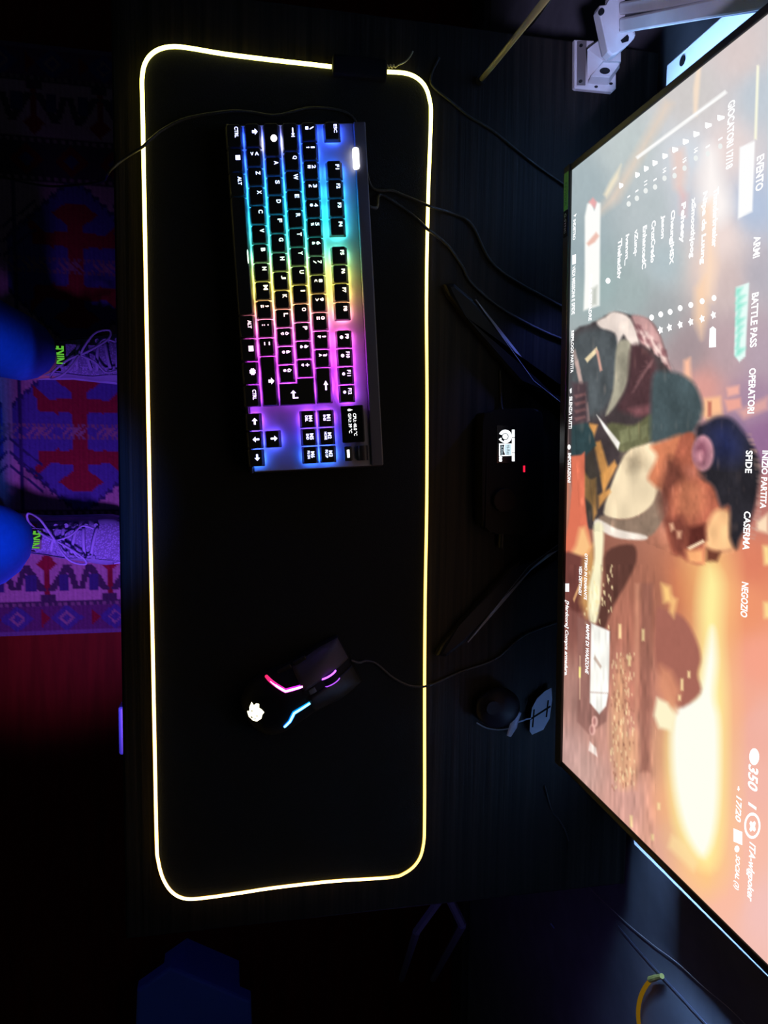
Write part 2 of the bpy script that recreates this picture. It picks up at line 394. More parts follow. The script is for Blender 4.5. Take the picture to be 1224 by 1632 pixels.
for i, (a, b) in enumerate(zip(['\\', '1', '2', '3', '4', '5', '6', '7', '8', '9', '0', "'", 'ì'], ['|', '!', '"', '£', '$', '%', '&', '/', '(', ')', '=', '?', '^'])):
    key(i, 4, 1, two(a, b))
key(13, 4, 2, [(ARROW, 0, 2.2, 8.5, 5.0)])
key(0, 3, 1.5, [(TABS, -4, 3, 7.5, 5)])
for i, ch in enumerate('QWERTYUIOP'): key(1.5 + i, 3, 1, [T(ch)])
key(11.5, 3, 1, two('è', 'é')); key(12.5, 3, 1, two('+', '*'))
key(0, 2, 1.75, [(circle(0, 0, .5, 16), -1, 2.4, 6, 5.5)], white=True)
for i, ch in enumerate('ASDFGHJKL'): key(1.75 + i, 2, 1, [T(ch)])
key(10.75, 2, 1, two('ò', 'ç')); key(11.75, 2, 1, two('à', '°')); key(12.75, 2, 1, two('ù', '§'))
# ISO enter: an L over two rows
bm = bmesh.new(); rings = []
L0 = [(13.75, -.5), (15, -.5), (15, 1.5), (13.5, 1.5), (13.5, .5), (13.75, .5)]
for z, d in ((0.0026, .02), (0.0094, .075), (0.0100, .11)):
    q = [(13.75 + d, -.5 + d), (15 - d * .6, -.5 + d), (15 - d * .6, 1.5 - d), (13.5 + d, 1.5 - d), (13.5 + d, .5 + d), (13.75 + d, .5 + d)]
    rings.append([bm.verts.new(((a - 14.25) * U, b * U, z)) for a, b in q])
for a, c in zip(rings, rings[1:]):
    for i in range(6): bm.faces.new((a[i], a[(i + 1) % 6], c[(i + 1) % 6], c[i]))
bm.faces.new(rings[-1]); bm.faces.new(list(reversed(rings[0])))
me = bpy.data.meshes.new('keycap'); bm.to_mesh(me); bm.free(); me.materials.append(M_cap)
key(13.5, 2, 1.5, [(ENTER, 3, 6.5, 7.5, 7.0)], shape=me)
s = link('key_switch', _sw, None, kb); s.location = (14.3 * U, 3 * U, 0.0002)
key(0, 1, 1.25, [(SHIFT, -3, 2.6, 5.5, 5)]); key(1.25, 1, 1, two('<', '>'))
for i, ch in enumerate('ZXCVBNM'): key(2.25 + i, 1, 1, [T(ch)])
for i, (a, b) in enumerate(((',', ';'), ('.', ':'), ('-', '_'))): key(9.25 + i, 1, 1, two(a, b))
key(12.25, 1, 2.75, [(SHIFT, 0, 2.6, 6.0, 5.4)])
key(0, 0, 1.25, [('CTRL', -3, 3.2, 9, 3.2)]); key(1.25, 0, 1.25, [(SQ, -2, 3, 5, 5)]); key(2.5, 0, 1.25, [('ALT', -3, 3.2, 7, 3.2)])
key(3.75, 0, 6.25, [(rrect(-.5, -.5, .5, .5, .4), 1, 6.2, 12, 1.0)], sw=False)
for sx in (5.4, 6.9, 8.4):
    s = link('key_switch', _sw, None, kb); s.location = (sx * U, 0, 0.0002)
key(10, 0, 1.25, [('ALT', -2, 3.2, 7, 3.2)]); key(11.25, 0, 1.25, [(MENU, -1, 3, 6, 5)]); key(12.5, 0, 1.25, [(GEAR, -1, 3, 6.5, 6)]); key(13.75, 0, 1.25, [('CTRL', -1, 3.2, 9, 3.2)])
NX = 15.3
for i, (x, r, a) in enumerate(((NX, 0, 0), (NX + 1, 0, math.pi / 2), (NX + 2, 0, math.pi), (NX + 1, 1, -math.pi / 2))):
    key(x, r, 1, [(turned(ARROW, a), -.5, 1.6, 6, 6)])
for r, names in ((4, (('M1', 'INS'), ('M2', 'HOME'), ('M3', 'PG UP'))), (3, (('M4', 'DEL'), ('M5', 'END'), ('M6', 'PG DN')))):
    for i, (a, b) in enumerate(names):
        key(NX + i, r, 1, [(a, -0.5, 3.0, 5.6, 3.4), (b, -0.5, -1.2, 7.2 if len(b) > 3 else 5.4, 2.3)])
# white indicator on the rear bar, media button, roller, little display
obj('indicator_light', box((1.30 * U, FROW + U * .5 + 0.0105, 0.0030), (2.42 * U, FROW + U * .5 + 0.0170, 0.0048), 0.0024, 3), glow('indicator', (1, 0.98, 1), 4), kb)
dx0, dx1, dy0, dy1 = 15.15 * U, 17.22 * U, FROW - 0.0075, FROW + 0.0165
dsp = obj('display', box((dx0, dy0, 0.0001), (dx1, dy1, 0.0062), 0.0012, 2), mat('display_glass', (0.006, 0.006, 0.008), 0.15), kb)
V, Fc = [], []
add_text(V, Fc, 'CPU: 40.0 °C', (dx0 + 0.0085, dy0 + 0.0128, 0.0064), (0.0235, 0, 0), (0, 0.0034, 0), 0.01)
add_text(V, Fc, 'GPU: 39 °C', (dx0 + 0.0085, dy0 + 0.0076, 0.0064), (0.0205, 0, 0), (0, 0.0034, 0), 0.01)
bb = len(V); ic = [(dx0 + 0.0048 + x * 0.0036, dy0 + 0.0098 + y * 0.0055, 0.0064) for x, y in ((0, .55), (.3, 0), (.3, -.3), (0, -.5), (-.3, -.3), (-.3, 0))]
V += ic; Fc.append(tuple(range(bb, bb + 6)))
poly_obj('readout', V, Fc, glow('readout_light', (1, 1, 1), 2.0), dsp)
mb = obj('media_button', box((17.42 * U, FROW - 0.0062, 0.0001), (18.25 * U, FROW + 0.0022, 0.0052), 0.0015, 2), M_cap, kb)
obj('button_light', box((17.62 * U, FROW - 0.0032, 0.0050), (18.05 * U, FROW - 0.0006, 0.0056), 0.0002, 1), glow('button_glow', (1, 1, 1), 3), mb)
b = tube([(17.42 * U, FROW + 0.0135, 0.002), (18.25 * U, FROW + 0.0135, 0.002)], 0.0058, 20)
obj('volume_roller', b, mat('roller_rubber', (0.03, 0.03, 0.04), 0.35), kb)

# ------------------------------------------------------------------ mouse
mc = hdesk(478, 1096, 0.012); mf = hdesk(560, 1050, 0.012)
d = (mf - mc); ang = math.atan2(d.y, d.x) - math.pi / 2
mouse = tag(empty('mouse', (mc.x, mc.y, DZ + PT), (0, 0, ang)), 'black gaming mouse with magenta and cyan light strips and glowing emblem', 'mouse')
MI = Matrix.LocRotScale(mouse.location, mouse.rotation_euler, None).inverted()
L = 0.064
def m_w(y):
    t = y / L; return 0.0345 * (1 - 0.10 * math.exp(-((t - 0.1) / 0.35) ** 2)) * (max(0.0, 1 - abs(min(0, t + 0.45)) ** 2.4 / 0.55 ** 2.4 * 0.80)) ** 0.5 * (1 - 0.10 * max(0, t - .55) / .45)
def m_h(y):
    t = y / L; return 0.0405 * max(0.05, (1 - ((t + 0.22) / 1.28) ** 2)) ** 0.62 * (1 if t > -0.8 else max(0.25, 1 - ((-0.8 - t) / 0.2) ** 2 * 0.6))
def surf(x, y, lift=0.0):
    s = min(1.0, abs(x) / m_w(y)); return Vector((x, y, 0.003 + (m_h(y) - 0.003) * max(0.0, 1 - s ** 3.2) ** 0.55 + lift))
bm = bmesh.new(); NU, NV = 40, 22
def mf_(u, v):
    y = -L + 2 * L * u; a = math.cos(math.pi * (1 - v)); return surf(a * m_w(y) * 0.9999, y)
Vg = add_grid(bm, mf_, NU, NV)
low = [[bm.verts.new((r.co.x * .96, r.co.y * .985, 0.0006)) for r in (Vg[i][0], Vg[i][-1])] for i in range(NU + 1)]
for i in range(NU):
    bm.faces.new((Vg[i][0], low[i][0], low[i + 1][0], Vg[i + 1][0])); bm.faces.new((Vg[i][-1], Vg[i + 1][-1], low[i + 1][1], low[i][1]))
    bm.faces.new((low[i][0], low[i][1], low[i + 1][1], low[i + 1][0]))
bm.faces.new([Vg[0][j] for j in range(NV, -1, -1)] + [low[0][0], low[0][1]]); bm.faces.new(Vg[-1][:] + [low[-1][1], low[-1][0]])
bmesh.ops.recalc_face_normals(bm, faces=bm.faces)
obj('body', bm, mat('mouse_shell', (0.005, 0.005, 0.006), 0.6, 0.0, 0.12), mouse, True)
for sgn, nm in ((-1, 'left'), (1, 'right')):
    bm = bmesh.new()
    def bf(u, v, lift):
        y = 0.004 + 0.058 * u; x0, x1 = 0.0045, m_w(y) * 0.93; return surf(sgn * (x0 + (x1 - x0) * v), y, lift)
    A = add_grid(bm, lambda u, v: bf(u, v, 0.0018), 12, 8); B = add_grid(bm, lambda u, v: bf(u, v, -0.001), 12, 8)
    ring = lambda G: [G[i][0] for i in range(13)] + [G[12][j] for j in range(1, 9)] + [G[i][8] for i in range(11, -1, -1)] + [G[0][j] for j in range(7, 0, -1)]
    ra, rb = ring(A), ring(B)
    for i in range(len(ra)): bm.faces.new((ra[i], ra[(i + 1) % len(ra)], rb[(i + 1) % len(ra)], rb[i]))
    bmesh.ops.recalc_face_normals(bm, faces=bm.faces)
    obj('button', bm, mat('mouse_button_' + nm, (0.045, 0.036, 0.046) if sgn < 0 else (0.008, 0.008, 0.009), 0.5, 0.0, 0.3), mouse, True)  # left button painted paler for the light falling on it
wz = surf(0, 0.034).z
whl = obj('scroll_wheel', tube([(-0.0035, 0.034, wz - 0.004), (0.0035, 0.034, wz - 0.004)], 0.0095, 28), M_matte, mouse)
for s in (-1, 1):
    arc = [(s * 0.0048, 0.034 + 0.0105 * math.sin(a), wz - 0.004 + 0.0105 * math.cos(a)) for a in np.linspace(-1.0, 1.15, 14)]
    obj('wheel_light', tube(arc, 0.0010 if s < 0 else 0.0006, 8), glow('wheel_purple', (0.42, 0.08, 1.0), 4.0 if s < 0 else 1.6), whl, True)
obj('dpi_switch', box((-0.003, 0.008, surf(0, 0.012).z - 0.001), (0.003, 0.016, surf(0, 0.012).z + 0.0016), 0.0008), mat('dpi_grey', (0.08, 0.08, 0.085), 0.4), mouse)
def mloc(px, py):
    z = DZ + 0.035
    for _ in range(5):
        q = MI @ hz(px, py, z); y = max(-L * .99, min(L * .99, q.y)); x = max(-m_w(y) * .97, min(m_w(y) * .97, q.x)); z = DZ + PT + surf(x, y).z
    return x, y
def strip_on_mouse(name, pts, r, m, lift=0.0003):
    P = [mloc(*p) for p in pts]; Q = []
    for a, c in zip(P, P[1:]):
        for k in range(8): Q.append(surf(a[0] + (c[0] - a[0]) * k / 8, a[1] + (c[1] - a[1]) * k / 8, lift))
    Q.append(surf(*P[-1], lift)); n = len(Q)
    R = [r * (0.75 + 0.25 * math.sin(math.pi * i / (n - 1)) ** 0.5) for i in range(n)]
    return obj(name, tube(Q, R, 10), m, mouse, True)
for nm, pts_, e0_, e1_, c_ in (('magenta', [(425, 1081.5), (455, 1101), (482, 1093.5)], (1.1, .03, .12), (0.75, .03, 1.3), (4, 1.3, 2.9)), ('cyan', [(494, 1120), (468.5, 1136), (462, 1149), (453, 1158)], (.0, .42, 1.1), (0.0, .07, 1.2), (0.75, 2.6, 4))):
    o = strip_on_mouse('strip_fringe', pts_, 0.0024, glow_attr(nm + '_halo', 1.0), 0.0)  # wider tube painted as the coloured halo of the bright core
    kk = np.linspace(0, 1, len(o.data.vertices))[:, None]; set_colors(o.data, np.array(e0_) * (1 - kk) + np.array(e1_) * kk)
    o = strip_on_mouse('light_strip', pts_, 0.0014, glow(nm + '_strip', c_, 1.0), 0.0015)
E_px = [(401, 1118.5), (404.5, 1124), (408.5, 1121), (413, 1122), (413, 1128), (417.5, 1131), (421, 1135), (418, 1139), (416.5, 1145), (409.5, 1149.5), (403, 1148), (396.5, 1142), (394, 1134), (398, 1126)]
P = [mloc(*p) for p in E_px]; cx = sum(p[0] for p in P) / len(P); cy = sum(p[1] for p in P) / len(P)
V = [surf(cx, cy, 0.0012)] + [surf(cx + (p[0] - cx) * .5, cy + (p[1] - cy) * .5, 0.0010) for p in P] + [surf(p[0], p[1], 0.0006) for p in P] + [surf(p[0], p[1], -0.001) for p in P]
n = len(P); Fc = []
for i in range(n):
    j = (i + 1) % n; Fc += [(0, 1 + i, 1 + j), (1 + i, 1 + n + i, 1 + n + j, 1 + j), (1 + n + i, 1 + 2 * n + i, 1 + 2 * n + j, 1 + n + j)]
em = poly_obj('emblem', [tuple(v) for v in V], Fc, glow('emblem_light', (1.0, 0.93, 0.62), 2.6), mouse)
for ex, ey in ((401.5, 1132.5), (409.5, 1140.5)):
    q = mloc(ex, ey); s3 = surf(*q)
    obj('emblem_spot', prism(circle(q[0], q[1], 0.0009, 12), s3.z, s3.z + 0.0018), glow('emblem_spot_light', (0.5, 0.42, 0.3), 1.0), em)
obj('side_button', box((-m_w(-0.002) - 0.0012, -0.012, 0.016), (-m_w(-0.002) + 0.004, 0.004, 0.021), 0.001), M_black, mouse)
obj('side_button', box((-m_w(0.014) - 0.0012, 0.007, 0.016), (-m_w(0.014) + 0.004, 0.022, 0.021), 0.001), M_black, mouse)

# ------------------------------------------------------------------ cables
def cable(name, pts, r, label, m=M_cable, sides=8, n=7):
    P = [p if isinstance(p, Vector) else (hdesk(p[0], p[1], p[2]) if len(p) == 3 else Vector(p)) for p in pts]
    c = P[0].copy(); o = obj(name, tube([q for q in catmull(P, n)], r, sides), m, None, True)
    return tag(o, label, 'cable')
M_braid = noisy('braided_cable', (0.012, 0.012, 0.012), (0.032, 0.032, 0.03), (1, 1, 1), 500, 0.45, 0.3)
h = PT + 0.0022
nose = mouse.matrix_basis @ Vector((0, L * 0.99, 0.012))
cable('mouse_cable', [nose, (572, 1056, 0.013), (583, 1053.5, h), (600, 1058, h), (625, 1079, h), (650, 1092, h), (668, 1094.5, h + .001), (677, 1094, 0.0072), (688, 1091, 0.003), (700, 1086, 0.002), (735, 1070, 0.002), (790, 1050, 0.002), (840, 1010, 0.002), (930, 980, 0.002)],
      0.0014, 'thin black cable running from the mouse nose over the strip', M_braid)
cable('headset_cable', [(960, 520, 0.0025), (880, 480, 0.0025), (790, 425, 0.0025), (752, 358, 0.0025), (720, 340, 0.002), (694, 332, 0.0078), (683, 328, 0.0095), (674, 324, 0.008), (655, 316, 0.0065), (640, 310, h), (625, 304, h), (592, 298, h), (578, 240, h), (560, 185, h), (500, 172, h),
      (440, 184, h), (400, 179, h), (365, 177.5, h), (300, 188, h), (262, 205, h), (240, 222, h + .001), (228, 233.5, 0.0078), (218, 240, h), (195, 255, 0.0035), (176, 271, 0.0045), (171, 279, -0.004), (166, 287, -0.05), (140, 293, -0.2), (85, 297, -0.34), (40, 291, -0.40), (0, 281, -0.42), (-60, 262, -0.40)],
      0.0016, 'black headset cable crossing the near-left edge of the pad down over the desk', M_braid)
kbrear = kb_o + kb_rot @ Vector((4.2 * U, KD1 - 0.001, -0.008))
cable('keyboard_cable', [kbrear, kb_o + kb_rot @ Vector((4.2 * U, KD1 + 0.008, -0.012)), (604, 311, h), (622, 318, h), (650, 337, h), (670, 354, h + .0025), (681, 365, 0.0098), (692, 373, 0.0075), (715, 393, 0.002), (737, 425, 0.002), (752, 452, 0.0022), (800, 492, 0.0022), (870, 530, 0.0022), (950, 560, 0.0022)],
      0.0017, 'braided keyboard cable curving over the far strip toward the monitor foot', M_braid)
cable('pad_power_cable', [(560, 130, h + .004), (640, 150, h), (676, 118, 0.006), (700, 92, 0.0018), (690, 112, 0.0018), (686.5, 128, 0.002), (692, 140, 0.002), (720, 163, 0.0018), (750, 187, 0.0018), (785, 208, 0.0018), (850, 260, 0.0018), (950, 330, 0.0018)][3:],
      0.0014, 'thin dark cable bent by the far-left corner of the pad', M_braid)
cable('audio_cable', [(797, 590, 0.002), (798, 615, 0.002), (799, 645, 0.003), (803, 660, 0.006)], 0.0015, 'short dark cable entering the left end of the audio box', M_braid)

# ------------------------------------------------------------------ monitor
MO = Vector((-0.27406, 0.32007, DZ + 0.12063))
mrot = Matrix.Rotation(0.0246710, 3, 'Z') @ Matrix.Rotation(0.0139768, 3, 'Y')
SW, SH = 0.597, 0.336
mon = tag(empty('monitor', (MO.x + SW / 2, MO.y + 0.10, DZ)), 'large black widescreen monitor showing a fiery game lobby menu', 'monitor')
MM = Matrix.Translation(MO) @ mrot.to_4x4()
PI_ = Matrix.Translation(mon.location).inverted()
def mon_part(name, bm, m, parent=None, smooth=False):
    bm.transform(PI_ @ MM); return obj(name, bm, m, parent or mon, smooth)
bz = mat('bezel_plastic', (0.012, 0.012, 0.012), 0.35)
mon_part('side_bezel', box((-0.0065, 0.0, -0.0135), (0.0, 0.03, SH + 0.007), 0.001), bz)
mon_part('side_bezel', box((SW, 0.0, -0.0135), (SW + 0.0065, 0.03, SH + 0.007), 0.001), bz)
mon_part('bottom_bezel', box((-0.0065, -0.0015, -0.0135), (SW + 0.0065, 0.03, -0.0005), 0.001), bz)
mon_part('top_bezel', box((-0.0065, 0.0, SH), (SW + 0.0065, 0.03, SH + 0.007), 0.001), bz)
mon_part('rear_housing', box((0.002, 0.012, -0.010), (SW - 0.002, 0.05, SH + 0.004), 0.008, 3), M_black)
b = bmesh.new()
for xs in (0.012, SW - 0.012): add_box(b, (xs - 0.005, 0.0502, 0.075), (xs + 0.005, 0.0525, SH - 0.02))
led = mon_part('led_strip', b, glow('added_strip_glow', (0.26, 0.50, 1.0), 10.0)); led['kind'] = 'stuff'  # unseen glowing strip added on the back to light the board
# stand: V foot, column
b = bmesh.new()
def wp(px, py, hgt): q = hdesk(px, py, hgt); return (q.x, q.y)
legL = [wp(708, 452, .012), wp(724, 450, .012), wp(757, 478, .012), wp(850, 607, .012), (0.0, 0.43), (0.0, 0.46), (-0.05, 0.42), wp(828, 612, .012), wp(742, 505, .012), wp(716, 470, .012)]
cxm = MO.x + SW / 2
for nm, L_ in (('foot', legL), ('foot', [(2 * cxm - x, y) for x, y in legL])):
    b = prism(L_, DZ + 0.0003, DZ + 0.013, 0.0045); b.transform(PI_); obj(nm, b, mat('foot_metal', (0.012, 0.012, 0.014), 0.4, 0.0, 0.12), mon)
for sg in (1, -1):          # paler slanted strip added along each foot, stands in for its lit edge
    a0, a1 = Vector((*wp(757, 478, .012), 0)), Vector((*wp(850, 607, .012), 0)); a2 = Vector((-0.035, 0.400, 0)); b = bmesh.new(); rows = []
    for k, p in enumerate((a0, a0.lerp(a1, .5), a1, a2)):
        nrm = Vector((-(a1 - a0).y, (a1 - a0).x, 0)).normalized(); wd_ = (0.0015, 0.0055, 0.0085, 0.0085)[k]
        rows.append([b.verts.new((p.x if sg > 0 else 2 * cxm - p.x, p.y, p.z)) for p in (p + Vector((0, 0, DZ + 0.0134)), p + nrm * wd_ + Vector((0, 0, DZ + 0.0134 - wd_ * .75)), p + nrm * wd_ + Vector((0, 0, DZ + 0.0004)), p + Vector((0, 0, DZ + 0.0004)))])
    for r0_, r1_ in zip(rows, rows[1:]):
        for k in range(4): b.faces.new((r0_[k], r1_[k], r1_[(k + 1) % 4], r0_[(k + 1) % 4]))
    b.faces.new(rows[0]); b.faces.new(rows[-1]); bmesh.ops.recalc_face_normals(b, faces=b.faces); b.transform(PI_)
    obj('foot_edge', b, mat('foot_lit_edge', (0.30, 0.30, 0.32), 0.4, 0.0, 0.5), mon)
b = box((cxm - 0.035, 0.385, DZ + 0.004), (cxm + 0.035, 0.425, DZ + 0.33), 0.008, 3); b.transform(PI_); obj('stand_column', b, M_black, mon)
b = box((cxm - 0.07, 0.365, DZ + 0.22), (cxm + 0.07, 0.39, DZ + 0.34), 0.006, 3); b.transform(PI_); obj('tilt_hinge', b, M_black, mon)
# sticker on the bottom bezel
sticker = mon_part('sticker', box((0.0005, -0.0022, -0.0105), (0.036, -0.0015, -0.0020)), mat('green_sticker', (0.16, 0.55, 0.08), 0.4)); sticker['label'] = 'green sticker on the bezel'
stk2 = mon_part('sticker', box((0.0362, -0.0022, -0.0105), (0.0615, -0.0015, -0.0020)), M_matte); stk2['label'] = 'black lettered sticker on the bezel'
def on_mon(verts): return [tuple((PI_ @ MM) @ Vector(v)) for v in verts]
V, Fc = [], []; add_text(V, Fc, 'NVIDIA', (0.010, -0.0024, -0.0086), (0.022, 0, 0), (0, 0, 0.0046), 0.0)
poly_obj('sticker_text', on_mon(V), Fc, mat('dark_green_print', (0.04, 0.22, 0.03), 0.5), sticker)
V, Fc = [], []; add_text(V, Fc, 'G-SYNC', (0.039, -0.0024, -0.0082), (0.019, 0, 0), (0, 0, 0.0040), 0.01)
poly_obj('sticker_text', on_mon(V), Fc, mat('white_print', (0.7, 0.7, 0.7), 0.5), stk2)

# screen picture -----------------------------------------------------------
NXs, NYs = 520, 292
ss, tt = np.meshgrid(np.linspace(0, SW, NXs + 1), np.linspace(0, SH, NYs + 1), indexing='xy')
A = np.array([[MM[r][c] for c in range(4)] for r in range(4)])
Pw = np.stack([ss.ravel(), np.full(ss.size, 0.0012), tt.ravel(), np.ones(ss.size)], 0)
Wd = (A @ Pw)[:3].T
Rn = np.array([[ROT[r][c] for c in range(3)] for r in range(3)])
q = (Wd - np.array(CAM)[None]) @ Rn                 # picture coordinates of the artwork, read off the lit screen
X = 612 + F * q[:, 0] / q[:, 2]; Y = 816 + F * q[:, 1] / q[:, 2]
ctrl = [(930, 300, 165, 180, 185), (1000, 240, 190, 200, 200), (1100, 150, 205, 200, 198), (1180, 90, 215, 200, 198), (1210, 150, 190, 200, 210), (930, 400, 155, 172, 178), (960, 450, 160, 180, 180),
        (1010, 470, 165, 180, 180), (1060, 420, 180, 195, 200), (1100, 330, 200, 205, 215), (1040, 330, 185, 195, 198), (1130, 430, 238, 212, 200), (1150, 380, 242, 222, 216), (1200, 330, 180, 195, 220), (1210, 440, 185, 180, 190),
        (1160, 450, 210, 190, 188), (1160, 240, 232, 215, 212), (1120, 280, 225, 215, 215), (1100, 260, 210, 220, 230), (1160, 560, 190, 165, 170), (1210, 560, 185, 165, 178), (1100, 560, 165, 148, 152), (1050, 500, 165, 170, 172),
        (1120, 620, 225, 160, 150), (1200, 640, 170, 140, 165), (1215, 700, 150, 110, 150), (1215, 800, 190, 120, 110), (1200, 900, 225, 130, 100), (1190, 970, 240, 150, 110), (1210, 1050, 248, 165, 140), (1165, 960, 246, 165, 118),
        (1210, 1150, 243, 180, 165), (1180, 1120, 246, 172, 145), (1200, 1250, 245, 185, 170), (1180, 1330, 250, 190, 170), (1215, 1450, 245, 195, 188), (1120, 1370, 255, 195, 155), (1080, 1330, 225, 170, 150), (1160, 1420, 252, 190, 165),
        (1000, 980, 185, 118, 98), (1005, 1100, 200, 130, 110), (960, 1180, 205, 150, 135), (925, 1120, 172, 128, 118), (905, 1200, 195, 155, 148), (1000, 1280, 220, 165, 152), (1030, 960, 165, 105, 85), (1040, 1200, 205, 145, 122),
        (915, 980, 140, 88, 80), (960, 920, 150, 95, 78), (1060, 1280, 235, 165, 135), (930, 1220, 205, 165, 155), (1100, 940, 215, 130, 90), (1350, 1000, 235, 150, 120), (1350, 600, 160, 130, 150), (1350, 200, 190, 195, 205), (1400, 1500, 235, 185, 175), (1400, 100, 205, 205, 208)]
Cn = np.zeros((len(X), 3)); Wn = np.zeros(len(X))
for cx_, cy_, r_, g_, b_ in ctrl:
    wgt = 1 / (((X - cx_) ** 2 + ((Y - cy_) * 0.8) ** 2 + 350) ** 1.7); Cn += wgt[:, None] * np.array([r_, g_, b_]); Wn += wgt
C = Cn / Wn[:, None]
rng = np.random.default_rng(3)
pt = lambda P, c, soft=2.0, al=1.0: paint(C, X, Y, smooth2(P, 4) if 6 < len(P) < 15 and soft >= 3 else P, c, soft, al)
# ground: horizontal bands, glints
pt([(1012, 930), (1020, 930), (1016, 1260), (1010, 1260)], (225, 160, 130), 3, .5)
pt([(1021, 930), (1040, 930), (1036, 1230), (1020, 1230)], (150, 98, 85), 4, .7)
pt([(1000, 1165), (1013, 1170), (1010, 1245), (985, 1250), (972, 1160), (985, 1060), (996, 1060)], (235, 180, 135), 8, .7)
for _ in range(170):
    gy = rng.uniform(1040, 1255); gx = rng.uniform(973, 1012); l_ = rng.uniform(2, 9)
    pt([(gx - 1, gy), (gx + 1, gy), (gx + .8, gy + l_), (gx - .8, gy + l_)], (255, 225, 175) if rng.random() < .6 else (165, 110, 90), 1.2, .7)
# fire, glow and burning shapes
pt([(1098, 870), (1160, 880), (1162, 1000), (1168, 1200), (1160, 1370), (1120, 1420), (1070, 1330), (1060, 1180), (1080, 1120), (1110, 1000)], (255, 205, 130), 26, .8)
pt([(1128, 900), (1150, 930), (1148, 1010), (1155, 1130), (1150, 1320), (1130, 1385), (1085, 1335), (1068, 1220), (1076, 1120), (1105, 1092), (1118, 1040), (1115, 960)], (255, 240, 160), 14)
pt([(1135, 1000), (1142, 1050), (1138, 1110), (1146, 1160), (1143, 1300), (1122, 1365), (1090, 1320), (1072, 1230), (1075, 1130), (1112, 1108), (1124, 1050)], (255, 255, 242), 8)
pt([(1045, 975), (1062, 972), (1090, 985), (1110, 1020), (1117, 1050), (1112, 1075), (1116, 1105), (1080, 1128), (1062, 1085), (1045, 1060)], (168, 104, 90), 4)
pt([(1052, 1060), (1070, 1070), (1085, 1100), (1078, 1135), (1060, 1125), (1048, 1095)], (225, 150, 115), 7, .8)
pt([(1047, 1112), (1064, 1120), (1076, 1140), (1072, 1165), (1050, 1160), (1042, 1140)], (255, 245, 205), 4)
pt([(1054, 930), (1068, 935), (1072, 960), (1058, 960)], (255, 205, 130), 5); pt([(1070, 950), (1080, 955), (1074, 985), (1066, 975)], (255, 200, 130), 4, .8)
for gx, gy, l_ in ((1087, 1082, 18), (1083, 1108, 8), (1098, 1070, 10), (1025, 1003, 18), (988, 995, 22), (1003, 1045, 16), (1006, 1300, 18), (1040, 1330, 9), (1050, 1280, 10)):
    pt([(gx - 2, gy), (gx + 2, gy), (gx + 2, gy + l_), (gx - 2, gy + l_)], (255, 225, 165), 2)
pt([(1070, 1330), (1095, 1345), (1112, 1375), (1105, 1390), (1085, 1370), (1065, 1350)], (255, 225, 165), 5, .7)
for a, c_ in (((1220, 870), (1224, 900)), ((1221, 960), (1224, 985))): pt([(a[0] - 4, a[1]), (a[0] + 6, a[1]), (c_[0] + 4, c_[1]), (c_[0] - 6, c_[1])], (255, 220, 150), 4)
pt([(1206, 832), (1224, 818), (1224, 850), (1206, 845)], (255, 225, 190), 4)
# left side: haze streaks, bright smoke, lit signs
pt([(1000, 265), (1060, 160), (1072, 165), (985, 320), (950, 345)], (228, 208, 190), 8, .8)
pt([(1105, 140), (1112, 100), (1118, 100), (1111, 185), (1105, 185)], (250, 225, 200), 2.5, .8)
pt([(962, 310), (972, 290), (990, 262), (985, 285), (967, 315)], (250, 235, 205), 3, .8)
pt([(1125, 235), (1142, 240), (1150, 280), (1165, 330), (1140, 360), (1118, 330), (1118, 280)], (255, 248, 245), 14, .9)
pt([(1118, 330), (1135, 320), (1142, 420), (1135, 480), (1118, 470), (1122, 400)], (255, 222, 195), 9, .8)
pt([(1070, 240), (1090, 236), (1095, 270), (1088, 310), (1075, 300)], (235, 205, 195), 7, .8); pt([(1083, 300), (1096, 310), (1093, 345), (1084, 340)], (230, 185, 185), 6, .6)
pt([(1108, 460), (1125, 440), (1128, 500), (1118, 540), (1106, 510)], (255, 215, 180), 7, .8)
pt([(1090, 575), (1100, 570), (1102, 610), (1090, 600)], (255, 195, 165), 4); pt([(1122, 635), (1148, 632), (1152, 662), (1128, 672), (1118, 660)], (255, 195, 150), 4)
pt([(1128, 640), (1134, 640), (1134, 664), (1128, 664)], (200, 120, 100), 2); pt([(1158, 618), (1178, 614), (1178, 628), (1160, 632)], (245, 180, 165), 3); pt([(1155, 638), (1180, 634), (1182, 650), (1160, 656)], (240, 170, 155), 3)
pt([(1175, 655), (1224, 632), (1224, 652), (1185, 668)], (235, 175, 165), 5, .8)
# white menu cards and rules
pt([(1179, 235), (1203, 224), (1199, 337), (1176, 349)], (255, 255, 255), 1.5)
pt([(1173, 458), (1194, 450), (1188, 568), (1178, 577), (1170, 566)], (235, 255, 250), 1.5)
for i in range(9): pt([(1174 + rng.uniform(-1, 3), 460 + i * 12), (1182 + rng.uniform(-4, 8), 458 + i * 12), (1178, 470 + i * 12), (1172, 472 + i * 12)], (110, 225, 195), 3, .65)
pt([(1155.5, 144), (1159, 148), (1016, 254), (1013, 250)], (255, 255, 252), 1.2)
pt([(1206, 104), (1210, 104), (1206, 222), (1202, 222)], (255, 250, 225), 1.2)
pt([(936, 325), (943, 322), (947, 335), (951, 322), (957, 324), (955.5, 487), (930, 495), (932, 440), (932, 345)], (255, 255, 250), 2)
pt([(938, 322), (945, 315), (951, 322), (948, 332)], (240, 170, 170), 2, .9); pt([(935, 388), (950, 370), (955, 376), (948, 386), (938, 392)], (235, 185, 170), 2, .9); pt([(944, 460), (952, 455), (951, 485), (943, 487)], (185, 190, 180), 3, .8)
